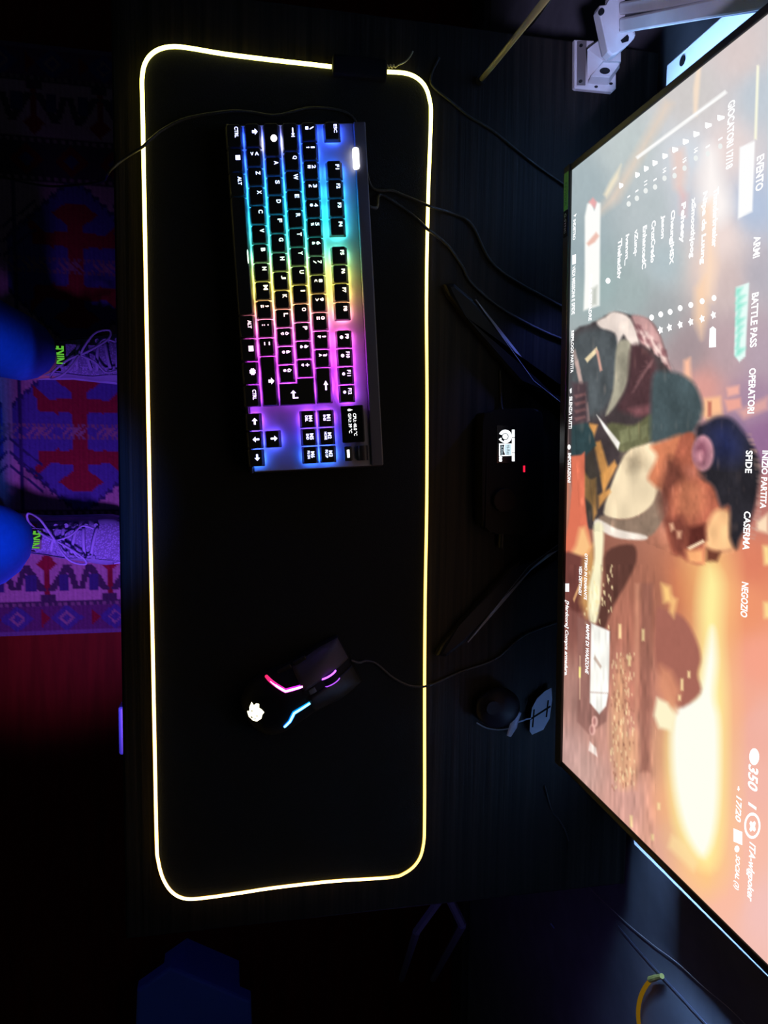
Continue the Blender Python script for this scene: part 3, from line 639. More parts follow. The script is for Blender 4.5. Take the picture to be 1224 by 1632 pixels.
# generic man in a field jacket, seen from the side
Z = lambda P: [(940 + .2818 * a, 480 + .2818 * c_) for a, c_ in P]
z = lambda P, c_, soft=2.0, al=1.0: pt(smooth2(Z(P), 4) if len(P) > 5 else Z(P), c_, soft, al)
z([(-110, 240), (0, 130), (45, 110), (140, 60), (250, 85), (340, 110), (400, 200), (470, 420), (500, 420), (430, 560), (360, 800), (200, 1100), (120, 1280), (20, 1290), (-40, 1240), (-120, 900)], (72, 62, 64), 2.5)
z([(-110, 240), (0, 150), (120, 160), (200, 260), (150, 500), (60, 640), (-100, 640)], (88, 98, 102), 9, .8)
z([(85, 90), (140, 60), (230, 100), (280, 240), (225, 245), (190, 190), (160, 250), (140, 180), (60, 150), (40, 115)], (238, 222, 212), 2.5)
z([(240, 82), (330, 100), (395, 190), (430, 300), (470, 420), (420, 340), (360, 270), (290, 240), (260, 150)], (205, 160, 158), 3)
for i in range(26):
    a = rng.uniform(250, 420); c_ = 60 + (a - 230) * 1.0 + rng.uniform(20, 110); z([(a, c_), (a + 22, c_ + 10), (a + 28, c_ + 45), (a + 8, c_ + 30)], (250, 225, 215) if i % 2 else (130, 85, 90), 2.5, .75)
z([(155, 245), (232, 240), (222, 420), (180, 540), (90, 648), (132, 500)], (172, 166, 146), 2.5)
z([(240, 250), (350, 300), (375, 430), (340, 640), (230, 640), (160, 600), (215, 470)], (84, 58, 62), 5)
for k in range(7): z([(235 + k * 12, 520 - k * 30), (250 + k * 12, 515 - k * 30), (360 - k * 2, 330 + k * 8), (350 - k * 2, 330 + k * 8)], (140, 100, 102), 2, .5)
z([(220, 610), (345, 580), (350, 640), (260, 650)], (150, 95, 100), 5, .7)
z([(100, 695), (250, 700), (350, 640), (355, 780), (215, 850), (150, 830)], (108, 108, 78), 3)
for k in range(3): z([(165 + k * 62, 735 - k * 12), (215 + k * 55, 718 - k * 12), (222 + k * 50, 790 - k * 14), (175 + k * 60, 810 - k * 14)], (134, 136, 100), 2, .8)
z([(38, 642), (62, 668), (170, 800), (160, 842), (80, 722)], (252, 246, 238), 1.5)
# collar, neck, head
z([(150, 965), (215, 850), (300, 815), (400, 800), (420, 1000), (400, 1080), (360, 1160), (250, 1225), (150, 1232), (78, 1195)], (250, 228, 190), 2.5)
z([(190, 880), (300, 830), (330, 940), (220, 960)], (185, 165, 135), 10, .7)
z([(395, 1070), (425, 1180), (400, 1260), (320, 1335), (150, 1295), (50, 1240), (80, 1210), (160, 1235), (270, 1215), (350, 1150)], (150, 126, 108), 2.5)
z([(45, 1232), (160, 1290), (315, 1325), (300, 1350), (140, 1335), (30, 1270)], (250, 236, 222), 2)
z([(360, 415), (440, 398), (520, 415), (600, 480), (640, 610), (600, 720), (540, 780), (430, 790), (350, 800), (345, 600)], (72, 86, 90), 5)
z([(345, 820), (430, 785), (530, 760), (560, 900), (430, 1060), (390, 1060), (350, 1030), (330, 990), (380, 880)], (212, 128, 92), 5)
z([(520, 760), (600, 760), (640, 960), (705, 1050), (740, 1160), (795, 1160), (800, 1330), (815, 1400), (740, 1420), (660, 1400), (645, 1485), (560, 1480), (515, 1440), (470, 1425), (430, 1280), (440, 1150), (420, 1060), (470, 900)], (176, 98, 76), 3)
z([(430, 900), (470, 890), (540, 1000), (470, 1070), (440, 1260), (400, 1200), (390, 1080)], (110, 62, 52), 8, .8)
z([(560, 1010), (640, 1060), (640, 1180), (560, 1230), (480, 1160), (500, 1050)], (205, 125, 92), 10, .8)
z([(670, 1250), (720, 1180), (795, 1200), (800, 1330), (810, 1400), (730, 1418), (660, 1395), (650, 1330)], (250, 196, 140), 6)
z([(555, 1280), (650, 1260), (660, 1350), (600, 1385), (550, 1395)], (92, 44, 38), 5); z([(548, 1395), (640, 1350), (648, 1362), (565, 1408)], (255, 226, 190), 2)
z([(540, 1410), (640, 1405), (648, 1485), (560, 1482)], (244, 172, 116), 5)
z([(432, 1240), (520, 1215), (560, 1290), (530, 1440), (470, 1420)], (118, 62, 52), 7, .9); z([(450, 1260), (470, 1255), (480, 1290), (460, 1300)], (250, 200, 160), 3, .8); z([(490, 1300), (520, 1300), (515, 1340), (495, 1340)], (250, 200, 160), 3, .7)
z([(660, 1400), (740, 1420), (720, 1470), (660, 1470)], (105, 58, 45), 4)
z([(600, 720), (650, 690), (720, 655), (800, 665), (870, 740), (930, 830), (965, 930), (960, 1020), (935, 1160), (905, 1250), (850, 1345), (828, 1400), (792, 1330), (790, 1165), (740, 1160), (700, 1050), (620, 985), (610, 880)], (42, 40, 46), 5)
z([(690, 730), (780, 700), (850, 800), (830, 880), (730, 880), (700, 820)], (48, 58, 118), 24, .75)
for _ in range(60):
    a = rng.uniform(0, 1); hx = 870 + 95 * math.sin(a * 2.4 + .3); hyy = 740 + a * 620; z([(hx - 20, hyy), (hx + 14, hyy + 6), (hx + 10, hyy + 10)], (205, 165, 150), 2, .5)
z(circle(640, 860, 62, 22, 102), (196, 140, 152), 3); z(circle(630, 860, 40, 20, 72), (138, 84, 100), 6); z(circle(622, 880, 18, 12, 30), (215, 150, 160), 5)
z([(540, 940), (600, 930), (640, 990), (560, 1000)], (196, 120, 100), 8, .7)
# lower folds, sleeve, forearm, gear in front
for P_ in ([(0, 690), (45, 700), (20, 780), (-30, 760)], [(20, 800), (60, 790), (110, 960), (80, 1080), (60, 980)], [(60, 985), (140, 900), (155, 930), (75, 1090)], [(45, 1100), (110, 1060), (120, 1080), (50, 1170)], [(-60, 920), (0, 1010), (20, 1160), (-40, 1100)], [(0, 1010), (35, 1000), (40, 1200), (20, 1240)]):
    z(P_, (238, 168, 92), 2.5, .85)
z([(-30, 880), (20, 800), (60, 1000), (20, 1240), (-60, 1200)], (62, 58, 46), 7, .55)
for k in range(6): pt([(912 + k * 4, 560 + k * 17), (917 + k * 4, 556 + k * 17), (925 + k * 3, 590 + k * 16), (920 + k * 3, 594 + k * 16)], (225, 190, 180), 1.6, .6)
pt([(932, 572), (951, 553), (953, 560), (936, 578)], (242, 222, 180), 1.2); pt([(949, 556), (954, 560), (960, 590), (956, 592)], (215, 165, 150), 1.5)
pt([(911, 678), (935, 672), (945, 690), (950, 710), (934, 725), (928, 727), (910, 728)], (52, 72, 76), 2)
pt([(912, 610), (935, 610), (937, 672), (912, 676)], (88, 70, 76), 4)
for k in range(4): pt([(915, 630 + k * 12), (932, 626 + k * 12), (934, 630 + k * 12), (918, 635 + k * 12)], (150, 105, 105), 1.5, .7)
pt([(910, 727), (926, 725), (932, 720), (932, 792), (936, 832), (943, 872), (939, 884), (925, 890), (903, 895), (899, 870), (906, 830), (911, 780)], (224, 118, 90), 1.8)
pt([(932, 840), (943, 872), (936, 886), (905, 893), (918, 868), (924, 842)], (255, 205, 140), 5, .9)
pt([(899, 752), (906, 748), (908, 800), (901, 860), (897, 830)], (200, 130, 105), 2, .9)
pt([(899, 880), (935, 888), (948, 870), (955, 890), (950, 940), (930, 975), (905, 965), (898, 920)], (116, 66, 60), 3)
pt([(930, 890), (946, 868), (950, 900), (945, 970), (935, 985), (925, 960)], (245, 190, 110), 6, .7)
pt([(946, 838), (962, 842), (958, 930), (955, 985), (940, 990), (938, 940), (947, 890)], (255, 246, 205), 3)
pt([(966, 880), (1008, 868), (1014, 895), (998, 930), (978, 965), (962, 1005), (952, 990), (964, 930)], (98, 62, 54), 3)
for _ in range(50):
    gx, gy = rng.uniform(928, 975), rng.uniform(900, 1000); pt([(gx, gy), (gx + 2, gy), (gx + 2.2, gy + rng.uniform(2, 9)), (gx, gy + 4)], (255, 235, 180), 1.2, .8)
pt([(913, 955), (928, 918), (930, 922), (915, 960)], (245, 190, 130), 1, .8)
# map card
pt([(920, 982), (972, 1006), (970, 1120), (966, 1150), (938, 1170), (920, 1150)], (150, 104, 96), 2, .7)
pt([(942, 993), (972, 1006), (970, 1102), (966, 1125), (955, 1138), (940, 1120)], (255, 253, 245), 1.5)
pt([(948, 1044), (959, 1062), (957, 1066), (946, 1050)], (190, 165, 150), 1.2, .8); pt([(938, 1102), (970, 1104), (970, 1106), (938, 1104)], (170, 140, 130), .8, .6)
for cy_ in (1150, 1163): pt(circle(948 - (cy_ - 1150) * .3, cy_, 5, 14, 9), (245, 190, 178), 1.5); pt(circle(947 - (cy_ - 1150) * .3, cy_, 2.5, 10, 6), (170, 110, 105), 1.5, .7)
pt([(940, 1182), (950, 1192), (952, 1206), (938, 1196)], (255, 235, 225), 1.5)
pt([(923.5, 1045), (925.5, 1045), (925, 1115), (923, 1115)], (235, 190, 160), .8, .8); pt([(922.5, 1063), (926, 1063), (925.5, 1080), (922.5, 1080)], (255, 240, 150), .8)
def vnoise(sx, sy, seed):
    g = np.random.default_rng(seed).normal(0, 1, (260, 260)); u_ = (X - 850) / sx; v_ = Y / sy
    i0 = np.clip(np.floor(u_).astype(int), 0, 258); j0 = np.clip(np.floor(v_).astype(int), 0, 258); fu = np.clip(u_ - i0, 0, 1); fv = np.clip(v_ - j0, 0, 1)
    fu = fu * fu * (3 - 2 * fu); fv = fv * fv * (3 - 2 * fv)
    return g[i0, j0] * (1 - fu) * (1 - fv) + g[i0 + 1, j0] * fu * (1 - fv) + g[i0, j0 + 1] * (1 - fu) * fv + g[i0 + 1, j0 + 1] * fu * fv
jk = Z([(-110, 240), (0, 110), (140, 40), (340, 90), (500, 420), (620, 480), (660, 690), (800, 665), (930, 830), (965, 930), (930, 1180), (830, 1420), (640, 1490), (470, 1430), (300, 1360), (20, 1300), (-60, 1250)])
mk = np.where(inside(jk, X, Y), 1.0, 0.0)
nz = vnoise(7, 16, 1) * .6 + vnoise(4, 6, 2) * .5
C *= (1 + (0.04 * mk + 0.010) * nz * np.clip((258 - C.max(1)) / 60, 0, 1))[:, None]; C *= (1 + mk * 0.07 * vnoise(16, 34, 11))[:, None]
C += (mk * 5 * np.maximum(0, vnoise(6, 20, 5) - .9) * 3)[:, None] * np.array([1.0, .75, .6])
gr = np.where((X < 1045) & (Y > 900), 1.0, 0.0); C *= (1 + 0.05 * gr * vnoise(3.5, 22, 8))[:, None]
C += (np.clip((520 - Y) / 400, 0, 1) * 6)[:, None]  # lens haze painted over the left of the picture
lin = to_linear(C)
Fc = [(j * (NXs + 1) + i, j * (NXs + 1) + i + 1, (j + 1) * (NXs + 1) + i + 1, (j + 1) * (NXs + 1) + i) for j in range(NYs) for i in range(NXs)]
Vl = (np.array(PI_ @ MM) @ np.stack([ss.ravel(), np.full(ss.size, 0.0012), tt.ravel(), np.ones(ss.size)], 0))[:3].T
me = bpy.data.meshes.new('screen'); me.from_pydata(Vl.tolist(), [], Fc); me.update()
screen = link('screen', me, glow_attr('screen_picture', 1.0), mon); set_colors(me, lin)
M_txt = glow('screen_lettering', (1, 1, 1), 1.35); M_txt2 = glow('screen_lettering_soft', (0.93, 0.96, 0.94), 0.95)
MMI = MM.inverted()
def scr(px, py):
    d = ray(px, py); o_ = MMI @ CAM; dd = MMI.to_3x3() @ d; t = (0.0004 - o_.y) / dd.y; p = o_ + dd * t; return p.x, p.z
def stext(body, a, b_, hpx, m=M_txt, off=0.026):
    (s0, t0), (s1, t1) = scr(*a), scr(*b_)
    hh = abs(scr(a[0] + hpx / 2, (a[1] + b_[1]) / 2)[1] - scr(a[0] - hpx / 2, (a[1] + b_[1]) / 2)[1])
    tm = (t0 + t1) / 2; V, Fc = [], []
    add_text(V, Fc, body, (s0, 0.0004, tm - hh / 2), (s1 - s0, 0, 0), (0, 0, hh), off)
    poly_obj('screen_text', on_mon(V), Fc, m, screen)
def sshape(P, m=M_txt):
    V = [(s, 0.0004, t) for s, t in (scr(*p) for p in P)]; poly_obj('screen_icon', on_mon(V), [tuple(range(len(V)))], m, screen)
for tx in [('EVENTO', (1211, 248), (1211, 303), 12), ('ARMI', (1206, 376), (1206, 410), 11), ('BATTLE PASS', (1202, 467), (1202, 553), 11), ('OPERATORI', (1198, 587), (1198, 659), 11), ('SFIDE', (1193.5, 718), (1193.5, 754), 11),
           ('CASERMA', (1190, 815), (1190, 877), 11), ('NEGOZIO', (1186.5, 928), (1186.5, 984), 11), ('INIZIO PARTITA', (1218, 718), (1218, 811), 10), ('GIOCATORI 17/18', (1165, 161), (1163, 268), 11),
           ('350', (1200, 1221), (1200, 1260), 16), ('1', (1199, 1282), (1199, 1287), 13), ('ITA-wlgpoker', (1196, 1342), (1196, 1437), 13), ('17/20', (1177, 1270), (1177, 1310), 9), ('SOCIAL (3)', (1174, 1362), (1174, 1418), 9),
           ('INDIETRO', (915.3, 350), (915.3, 382), 4.2), ('VEDI MISSIONI E SFIDE', (914, 424), (914, 501), 5), ('RIEPILOGO PARTITA', (912, 527), (912, 594), 4.6), ('SILENZIA TUTTI', (909.3, 632), (909.3, 683), 5), ('IMPOSTAZIONI', (907.3, 722), (907.3, 769), 5),
           ('[Hardcore] Compra armadure.', (902.5, 957), (902.5, 1078), 6.5), ('OTTIMO IN DIAMANTE', (933.5, 882), (933.5, 956), 4.6), ('VEDI DETTAGLI', (924.8, 902), (924.8, 948), 4.6), ('MAPPE DI WARZONE', (936, 995), (936, 1074), 5.5), ('CON A SQUADRE', (940.5, 437), (940.5, 511), 5.5)]:
    stext(*tx)
for tx in [('Thehackiv', (987.5, 381), (987.5, 444), 6.5), ('Ivanm_', (999, 374), (999, 422), 6), ('vZunq-', (1013, 366), (1013, 408), 7), ('EnhancedC', (1027, 360), (1027, 428), 6.5), ('CruzCredo', (1041, 352), (1041, 418), 6.5), ('Jason', (1056, 343), (1056, 380), 7),
           ('CheungJHSX', (1070.5, 336), (1070.5, 421), 8), ('Peheey', (1087.5, 324), (1087.5, 387), 9), ('xSmoothjoog', (1103.5, 316), (1103.5, 410), 9), ('Nipa da Luung', (1121, 307), (1121, 420), 9), ('Thunderbreaker', (1140, 300), (1140, 393), 8)]:
    stext(*tx, M_txt, 0.034)
for i, (px, py) in enumerate(((1149, 186), (1129, 198), (1110, 212), (1093, 224), (1076, 237), (1060, 247), (1044, 258), (1030, 267), (1016, 277), (990, 294))):
    hgt = 5.5 - i * .25; sshape([(px - hgt, py - 3), (px + hgt, py - 1), (px + hgt, py + 3), (px - hgt * .6, py + 7), (px - hgt, py + 5)])
for i, (px, py, s_) in enumerate(((1148, 220, '1'), (1128, 232, '1'), (1109, 236, '14'), (1091, 252, '15'), (1075, 267, '1'), (1059, 268, '14'), (1044, 285, '1'), (1029, 288, '11'), (1015, 303, '1'), (1002, 312, '1'))):
    stext(s_, (px, py), (px, py + (2.5 if len(s_) < 2 else 7)), 6.5 - i * .25); sshape([(px + a, py + (13 if len(s_) < 2 else 16) + c_) for a, c_ in circle(0, 0, 3.6, 10, 4.6)], M_txt2)
for px, py in ((1138, 475), (1119, 480), (1101, 486), (1084, 491), (1068, 497), (1053, 501), (1038.5, 506), (969, 447.5)):
    sshape([(px + a, py + c_) for a, c_ in circle(0, 0, 3.8, 12, 4.8)])
for px, py in ((1137, 502), (1119, 508), (1101, 513), (1084, 517.5), (1067, 522), (1052.5, 526)):
    sshape([(px + a, py + c_) for a, c_ in [(math.cos(t * math.pi / 5) * (4.6 if t % 2 else 2.8), math.sin(t * math.pi / 5) * (7 if t % 2 else 4)) for t in range(10)]])
sshape([(1131, 524), (1136, 520), (1141, 524), (1141, 553), (1130, 554)])
sshape([(1202 + a, 1206 + c_) for a, c_ in circle(0, 0, 8, 18, 13.5)]); sshape([(1169, 1320), (1183, 1326), (1183, 1347), (1169, 1341)])
sshape([(1177 + 5 * a, 1257 + 8 * c_) for a, c_ in SHIFT]); sshape([(1174.5 + 5 * a, 1353 + 7 * c_) for a, c_ in circle(0, 0, .8, 10)])
V, Fc = [], []; oo, ii = circle(1199, 1316, 13, 26, 21), circle(1199, 1316, 10, 26, 16.5)
V = [(s, 0.0004, t) for s, t in (scr(*p) for p in oo + ii)]; Fc = [(i, (i + 1) % 26, 26 + (i + 1) % 26, 26 + i) for i in range(26)]
poly_obj('screen_icon', on_mon(V), Fc, M_txt, screen); sshape([(1199.5 + 6 * math.cos(t * math.pi / 6) * (1 if t % 3 else .6), 1317 + 10 * math.sin(t * math.pi / 6) * (1 if t % 3 else .6)) for t in range(12)])
sshape([(912, 407), (918, 405), (918, 420), (912, 422)]); sshape([(914, 344), (919, 340), (917, 345.5)]); sshape([(907 + a, 712.5 + c_) for a, c_ in circle(0, 0, 2.6, 10, 4.2)])
sshape([(908, 621), (911, 618), (911, 626), (909, 627)]); sshape([(901, 930), (907, 930), (907, 943), (901, 943)])

# ------------------------------------------------------------------ audio box (DAC) on the desk
dacr = [(770, 672), (777, 661), (788, 655), (803, 652), (850, 651), (862, 658), (866, 672), (866, 832), (860, 846), (846, 851), (796, 851), (782, 848), (773, 838), (769, 825)]
zt = 0.026
pts = [hdesk(x, y, zt) for x, y in dacr]; cc = sum(pts, Vector()) / len(pts)
dac = tag(empty('audio_box', (cc.x, cc.y, DZ)), 'black rounded audio box with small white display and dial below the monitor', 'audio box')
pts2 = catmull([p - cc for p in pts], 4, True)
obj('housing', prism([(p.x, p.y) for p in pts2], 0.0003, zt, 0.0022), mat('audio_shell', (0.006, 0.006, 0.006), 0.5, 0.0, 0.12), dac, False)
def dl(px, py, h=zt + 0.0004): q = hdesk(px, py, h); return (q.x - cc.x, q.y - cc.y, h)
g = [dl(792, 678), dl(824, 678), dl(824, 738), dl(792, 738)]
dspl = obj('display', prism([(p[0], p[1]) for p in g], zt, zt + 0.0003), mat('oled_glass', (0.004, 0.005, 0.010), 0.2), dac)
M_oled = glow('oled_light', (0.92, 0.97, 1.0), 2.0); M_oled2 = glow('oled_soft', (0.66, 0.86, 0.95), 1.0)
Zq = lambda a, c_: dl(760 + a * .08578, 640 + c_ * .08578, zt + 0.0006)
def oled(name, P, m=M_oled, up=0.0):
    return poly_obj(name, [(p[0], p[1], p[2] + up) for p in (Zq(*q_) for q_ in P)], [tuple(range(len(P)))], m, dspl)
for y0, y1 in ((522, 662), (676, 945), (957, 1108)): oled('display_bar', [(652, y0), (702, y0), (702, y1), (652, y1)])
# round emblem: thick open ring with a ball and a small wedge
rg = []; N_ = 26
for k in range(N_ + 1):
    t = math.radians(-158 + 262 * k / N_) ; rg.append((528 + 122 * math.cos(t), 648 + 125 * math.sin(t)))
for k in range(N_ + 1):
    t = math.radians(104 - 262 * k / N_ * 0.985); rg.append((526 + 66 * math.cos(t), 650 + 66 * math.sin(t)))
Vv = [Zq(*p) for p in rg]; n = N_ + 1
poly_obj('display_emblem', Vv, [(i, i + 1, 2 * n - 2 - i, 2 * n - 1 - i) for i in range(N_)], M_oled, dspl)
oled('display_emblem', circle(526, 650, 50, 22)); oled('display_emblem', [(405, 700), (450, 672), (462, 690), (450, 706), (500, 742), (490, 765), (440, 735)])
oled('display_badge', [(412, 780), (650, 780), (648, 1005), (412, 1015)]); oled('display_badge', [(432, 800), (512, 797), (500, 845), (500, 920), (526, 990), (432, 1003)], mat('oled_dark', (0.005, 0.01, 0.03), 0.4), 0.0001)
oled('display_badge', [(518, 792), (640, 790), (640, 998), (532, 1000), (508, 920), (508, 845)], M_oled2, 0.0001)
V, Fc = [], []
def otext(body, a0, c0, a1, c1, hgt, m):
    V, Fc = [], []; p0 = Vector(Zq(a0, c0)); p1 = Vector(Zq(a1, c1)); up_ = Vector(Zq(a0 + hgt, c0)) - p0; p0.z += 0.0003; p1.z += 0.0003
    add_text(V, Fc, body, p0, p1 - p0, up_, 0.0); poly_obj('display_text', V, Fc, m, dspl)
otext('AUDIO', 446, 812, 446, 990, 38, M_oled2); otext('Hi-Res', 552, 806, 552, 985, 58, mat('oled_ink', (0.01, 0.03, 0.05), 0.5))
oled('display_bar', rrect(412, 1022, 468, 1064, 14)); oled('display_bar', rrect(412, 1070, 468, 1114, 14))
q = dl(802, 797, zt); obj('volume_dial', prism(circle(q[0], q[1], 0.0135, 36), zt, zt + 0.007, 0.0012), mat('dial_black', (0.006, 0.006, 0.007), 0.4, 0.0, 0.12), dac)
g = [dl(834, 742), dl(837, 742), dl(837, 752.5), dl(834, 752.5)]; obj('red_light', prism([(p[0], p[1]) for p in g], zt, zt + 0.0004), glow('red_led', (1.0, 0.015, 0.06), 1.0), dac)
q = dl(797, 866, 0.004); obj('headphone_jack', tube([(q[0] - 0.012, q[1], 0.008), (q[0] + 0.004, q[1], 0.008)], 0.004, 14), M_black, dac)

# ------------------------------------------------------------------ webcam-like pod with blue-lit clip by the monitor
pc = hdesk(797, 1131, 0.02)
pod = tag(empty('clip_camera', (pc.x, pc.y, DZ)), 'dark rounded desk camera with a pale blue slotted clip near the monitor', 'camera')
bm = bmesh.new(); bmesh.ops.create_uvsphere(bm, u_segments=28, v_segments=16, radius=1)
for v in bm.verts: v.co = Vector((v.co.x * 0.024, v.co.y * 0.027, 0.0125 + v.co.z * 0.012))
pb = obj('pod', bm, mat('pod_black', (0.008, 0.007, 0.012), 0.5, 0.0, 0.25), pod, True)
obj('lens', tube([(-0.004, -0.010, 0.0222), (-0.004, -0.010, 0.0246)], 0.008, 22), mat('lens_glass', (0.006, 0.006, 0.009), 0.45, 0.0, 0.2), pb)
def pl(px, py, h): q = hdesk(px, py, h); return Vector((q.x - pc.x, q.y - pc.y, h))
M_clip = mat('pale_clip', (0.55, 0.6, 0.75), 0.4)
o3 = [(845, 1150), (848, 1128), (856, 1113), (868, 1102), (879, 1096), (880, 1115), (876, 1145), (866, 1163), (848, 1171), (844, 1165)]
b = bmesh.new()
lo = [b.verts.new(pl(x, y, 0.006)) for x, y in o3]; hi = [b.verts.new(pl(x, y, 0.009)) for x, y in o3]
b.faces.new(lo); b.faces.new(hi)
for i in range(len(o3)): b.faces.new((lo[i], lo[(i + 1) % len(o3)], hi[(i + 1) % len(o3)], hi[i]))
bmesh.ops.recalc_face_normals(b, faces=b.faces); cl = obj('clip_plate', b, M_clip, pod)
for P_ in ([(850, 1131), (852.5, 1130), (850, 1159), (847.5, 1159)], [(845, 1148), (846, 1144), (877, 1124), (878, 1127)], [(872.5, 1116), (875, 1116), (872, 1143), (869.5, 1143)]):
    b = bmesh.new(); v_ = [b.verts.new(pl(x, y, 0.0093)) for x, y in P_]; w_ = [b.verts.new(pl(x, y, 0.0085)) for x, y in P_]; b.faces.new(v_); b.faces.new(w_)
    for i in range(4): b.faces.new((v_[i], v_[(i + 1) % 4], w_[(i + 1) % 4], w_[i]))
    bmesh.ops.recalc_face_normals(b, faces=b.faces); obj('slot', b, M_matte, cl)
b = bmesh.new(); add_tube(b, [pl(811, 1173, .006), pl(818, 1158, .008), pl(822, 1146, .009), pl(829, 1135, .010)], [0.003, 0.005, 0.0045, 0.002], 8, flat=.4); obj('bracket', b, M_clip, pod)
obj('wire', tube(catmull([pl(822, 1152, .009), pl(832, 1149, .011), pl(840, 1146, .010), pl(846, 1145, .009)], 4), 0.0009, 6), M_clip, pod)
obj('wire', tube(catmull([pl(760, 1152, .005), pl(775, 1160, .004), pl(795, 1163, .004), pl(812, 1161, .006)], 4), 0.0008, 6), mat('grey_wire', (0.2, 0.2, 0.2), 0.4), pod)

# ------------------------------------------------------------------ white panel behind the monitor
PY = 0.44
x0, x1, z0 = hy(1051, 113, PY).x, hy(1022, 1355, PY).x + 0.003, DZ + 0.082
pan = tag(empty('wall_panel', ((x0 + x1) / 2, 0.47, z0)), 'white board hung behind the monitor, glowing blue at both sides', 'panel')
b = box((x0, PY, z0), (x1, PY + 0.018, 1.42), 0.002); child_world(obj('board', b, M_white, pan), pan)
b = box((x0 + 0.05, PY + 0.0185, z0 + 0.1), (x1 - 0.05, 0.4995, z0 + 0.14)); child_world(obj('batten', b, M_white, pan), pan)
q = hy(1088, 97, PY)
child_world(obj('hole', tube([(q.x, PY - 0.0006, q.z), (q.x, PY + 0.001, q.z)], 0.0048, 22), M_matte, pan), pan)

# ------------------------------------------------------------------ white clamp arm on the far left desk corner
cl0 = hdesk(948, 105, 0.0)
arm = tag(empty('clamp_arm', (cl0.x, cl0.y, DZ)), 'white metal clamp arm bolted at the far left desk corner', 'arm')
M_arm = noisy('white_arm_paint', (0.62, 0.62, 0.6), (0.7, 0.7, 0.68), (1, 1, 1), 40, 0.42)
def Aw(px, py, h): q = hdesk(px, py, h); return Vector((q.x - cl0.x, q.y - cl0.y, h))
def slab(name, P, h0, h1, m, parent, bev=0.0):
    a = [Aw(x, y, h1) for x, y in P]; return obj(name, prism([(v.x, v.y) for v in a], h0, h1, bev), m, parent)
Zc = lambda P: [(920 + a * .1634, c_ * .1634) for a, c_ in P]
base = slab('base_plate', Zc([(-25, 385), (160, 395), (380, 680), (380, 862), (345, 897), (-10, 862), (-28, 850)]), 0.0003, 0.006, M_arm, arm, 0.0012)
slab('rail', Zc([(2, 400), (92, 395), (80, 830), (0, 828)]), 0.0062, 0.0072, mat('rail_grey', (0.16, 0.15, 0.14), 0.5), base)
for bx, by in ((40, 440), (35, 790)):
    slab('screw', Zc(circle(bx, by, 16, 14)), 0.0072, 0.0086, M_black, base)
for bx, by in ((185, 845), (330, 815)): slab('screw_hole', Zc(circle(bx, by, 18, 14, 12)), 0.0058, 0.0064, M_black, base)
b = bmesh.new()
lo = [Aw(*p, .006) for p in Zc([(95, 820), (300, 835), (415, 660), (250, 640)])]; hi = [Aw(*p, .020) for p in Zc([(130, 742), (315, 752), (418, 612), (250, 600)])]
vs = [b.verts.new(p) for p in lo + hi]; b.faces.new(vs[:4]); b.faces.new(vs[4:])
for i in range(4): b.faces.new((vs[i], vs[(i + 1) % 4], vs[4 + (i + 1) % 4], vs[4 + i]))
bmesh.ops.recalc_face_normals(b, faces=b.faces); bmesh.ops.bevel(b, geom=list(b.edges), offset=0.0008, segments=2, affect='EDGES')
blk = obj('pivot_block', b, M_arm, arm)
slab('socket', Zc(circle(270, 690, 50, 20, 32)), 0.0195, 0.0204, M_black, blk)
b = bmesh.new()
lo = [Aw(*p, .006) for p in Zc([(95, 790), (250, 640), (420, 620), (425, 480), (260, 360), (110, 440)])]; hi = [Aw(*p, .030) for p in Zc([(100, 480), (255, 590), (425, 600), (425, 470), (280, 350), (230, 380)])]
vs = [b.verts.new(p) for p in lo + hi]; b.faces.new(vs[:6]); b.faces.new(vs[6:])
for i in range(6): b.faces.new((vs[i], vs[(i + 1) % 6], vs[6 + (i + 1) % 6], vs[6 + i]))
bmesh.ops.recalc_face_normals(b, faces=b.faces); obj('post', b, M_arm, arm)
lk = slab('link_plate', Zc([(210, 90), (225, 45), (290, 75), (320, 20), (330, -60), (470, -60), (468, 210), (575, 335), (560, 370), (520, 415), (390, 525), (335, 540), (298, 500), (270, 380)]), 0.040, 0.052, M_arm, arm, 0.002)
for bx, by, r_ in ((240, 108, 26), (443, 283, 24)):
    s_ = slab('bolt', Zc(circle(bx, by, r_, 18, r_ * 1.3)), 0.0515, 0.054, M_black, lk)
slab('notch', Zc([(425, 390), (490, 335), (505, 360), (500, 400), (440, 418)]), 0.0515, 0.0526, M_matte, lk)
# rising double-rail arm
def armbar(name, p_px, q_px, hp, hq, wd, th, m):
    a, c_ = Aw(*p_px, hp), Aw(*q_px, hq); t = (c_ - a); Lb = t.length; t.normalize()
    vdir = (Vector((-cl0.x, -cl0.y, CAM.z - DZ)) - a).normalized(); s_ = t.cross(vdir).normalized(); n_ = s_.cross(t)
    Mx = Matrix((t, s_, n_)).transposed().to_4x4(); Mx.translation = a
    return obj(name, box((0, -wd / 2, -th / 2), (Lb, wd / 2, th / 2), 0.002, 2, Mx), m, arm)
M_groove = mat('arm_groove', (0.045, 0.045, 0.06), 0.5)
armbar('arm_rail', (1000, 39), (1262, -11), 0.055, 0.34, 0.014, 0.018, M_arm)
armbar('arm_groove', (1002, 26), (1262, -20), 0.050, 0.334, 0.024, 0.010, M_groove)
armbar('arm_rail', (1000, 12), (1262, -32), 0.055, 0.34, 0.012, 0.018, M_arm)
pvt = slab('pivot_pin', Zc(circle(520, 330, 52, 22, 62)), 0.034, 0.0402, M_arm, arm, 0.002)

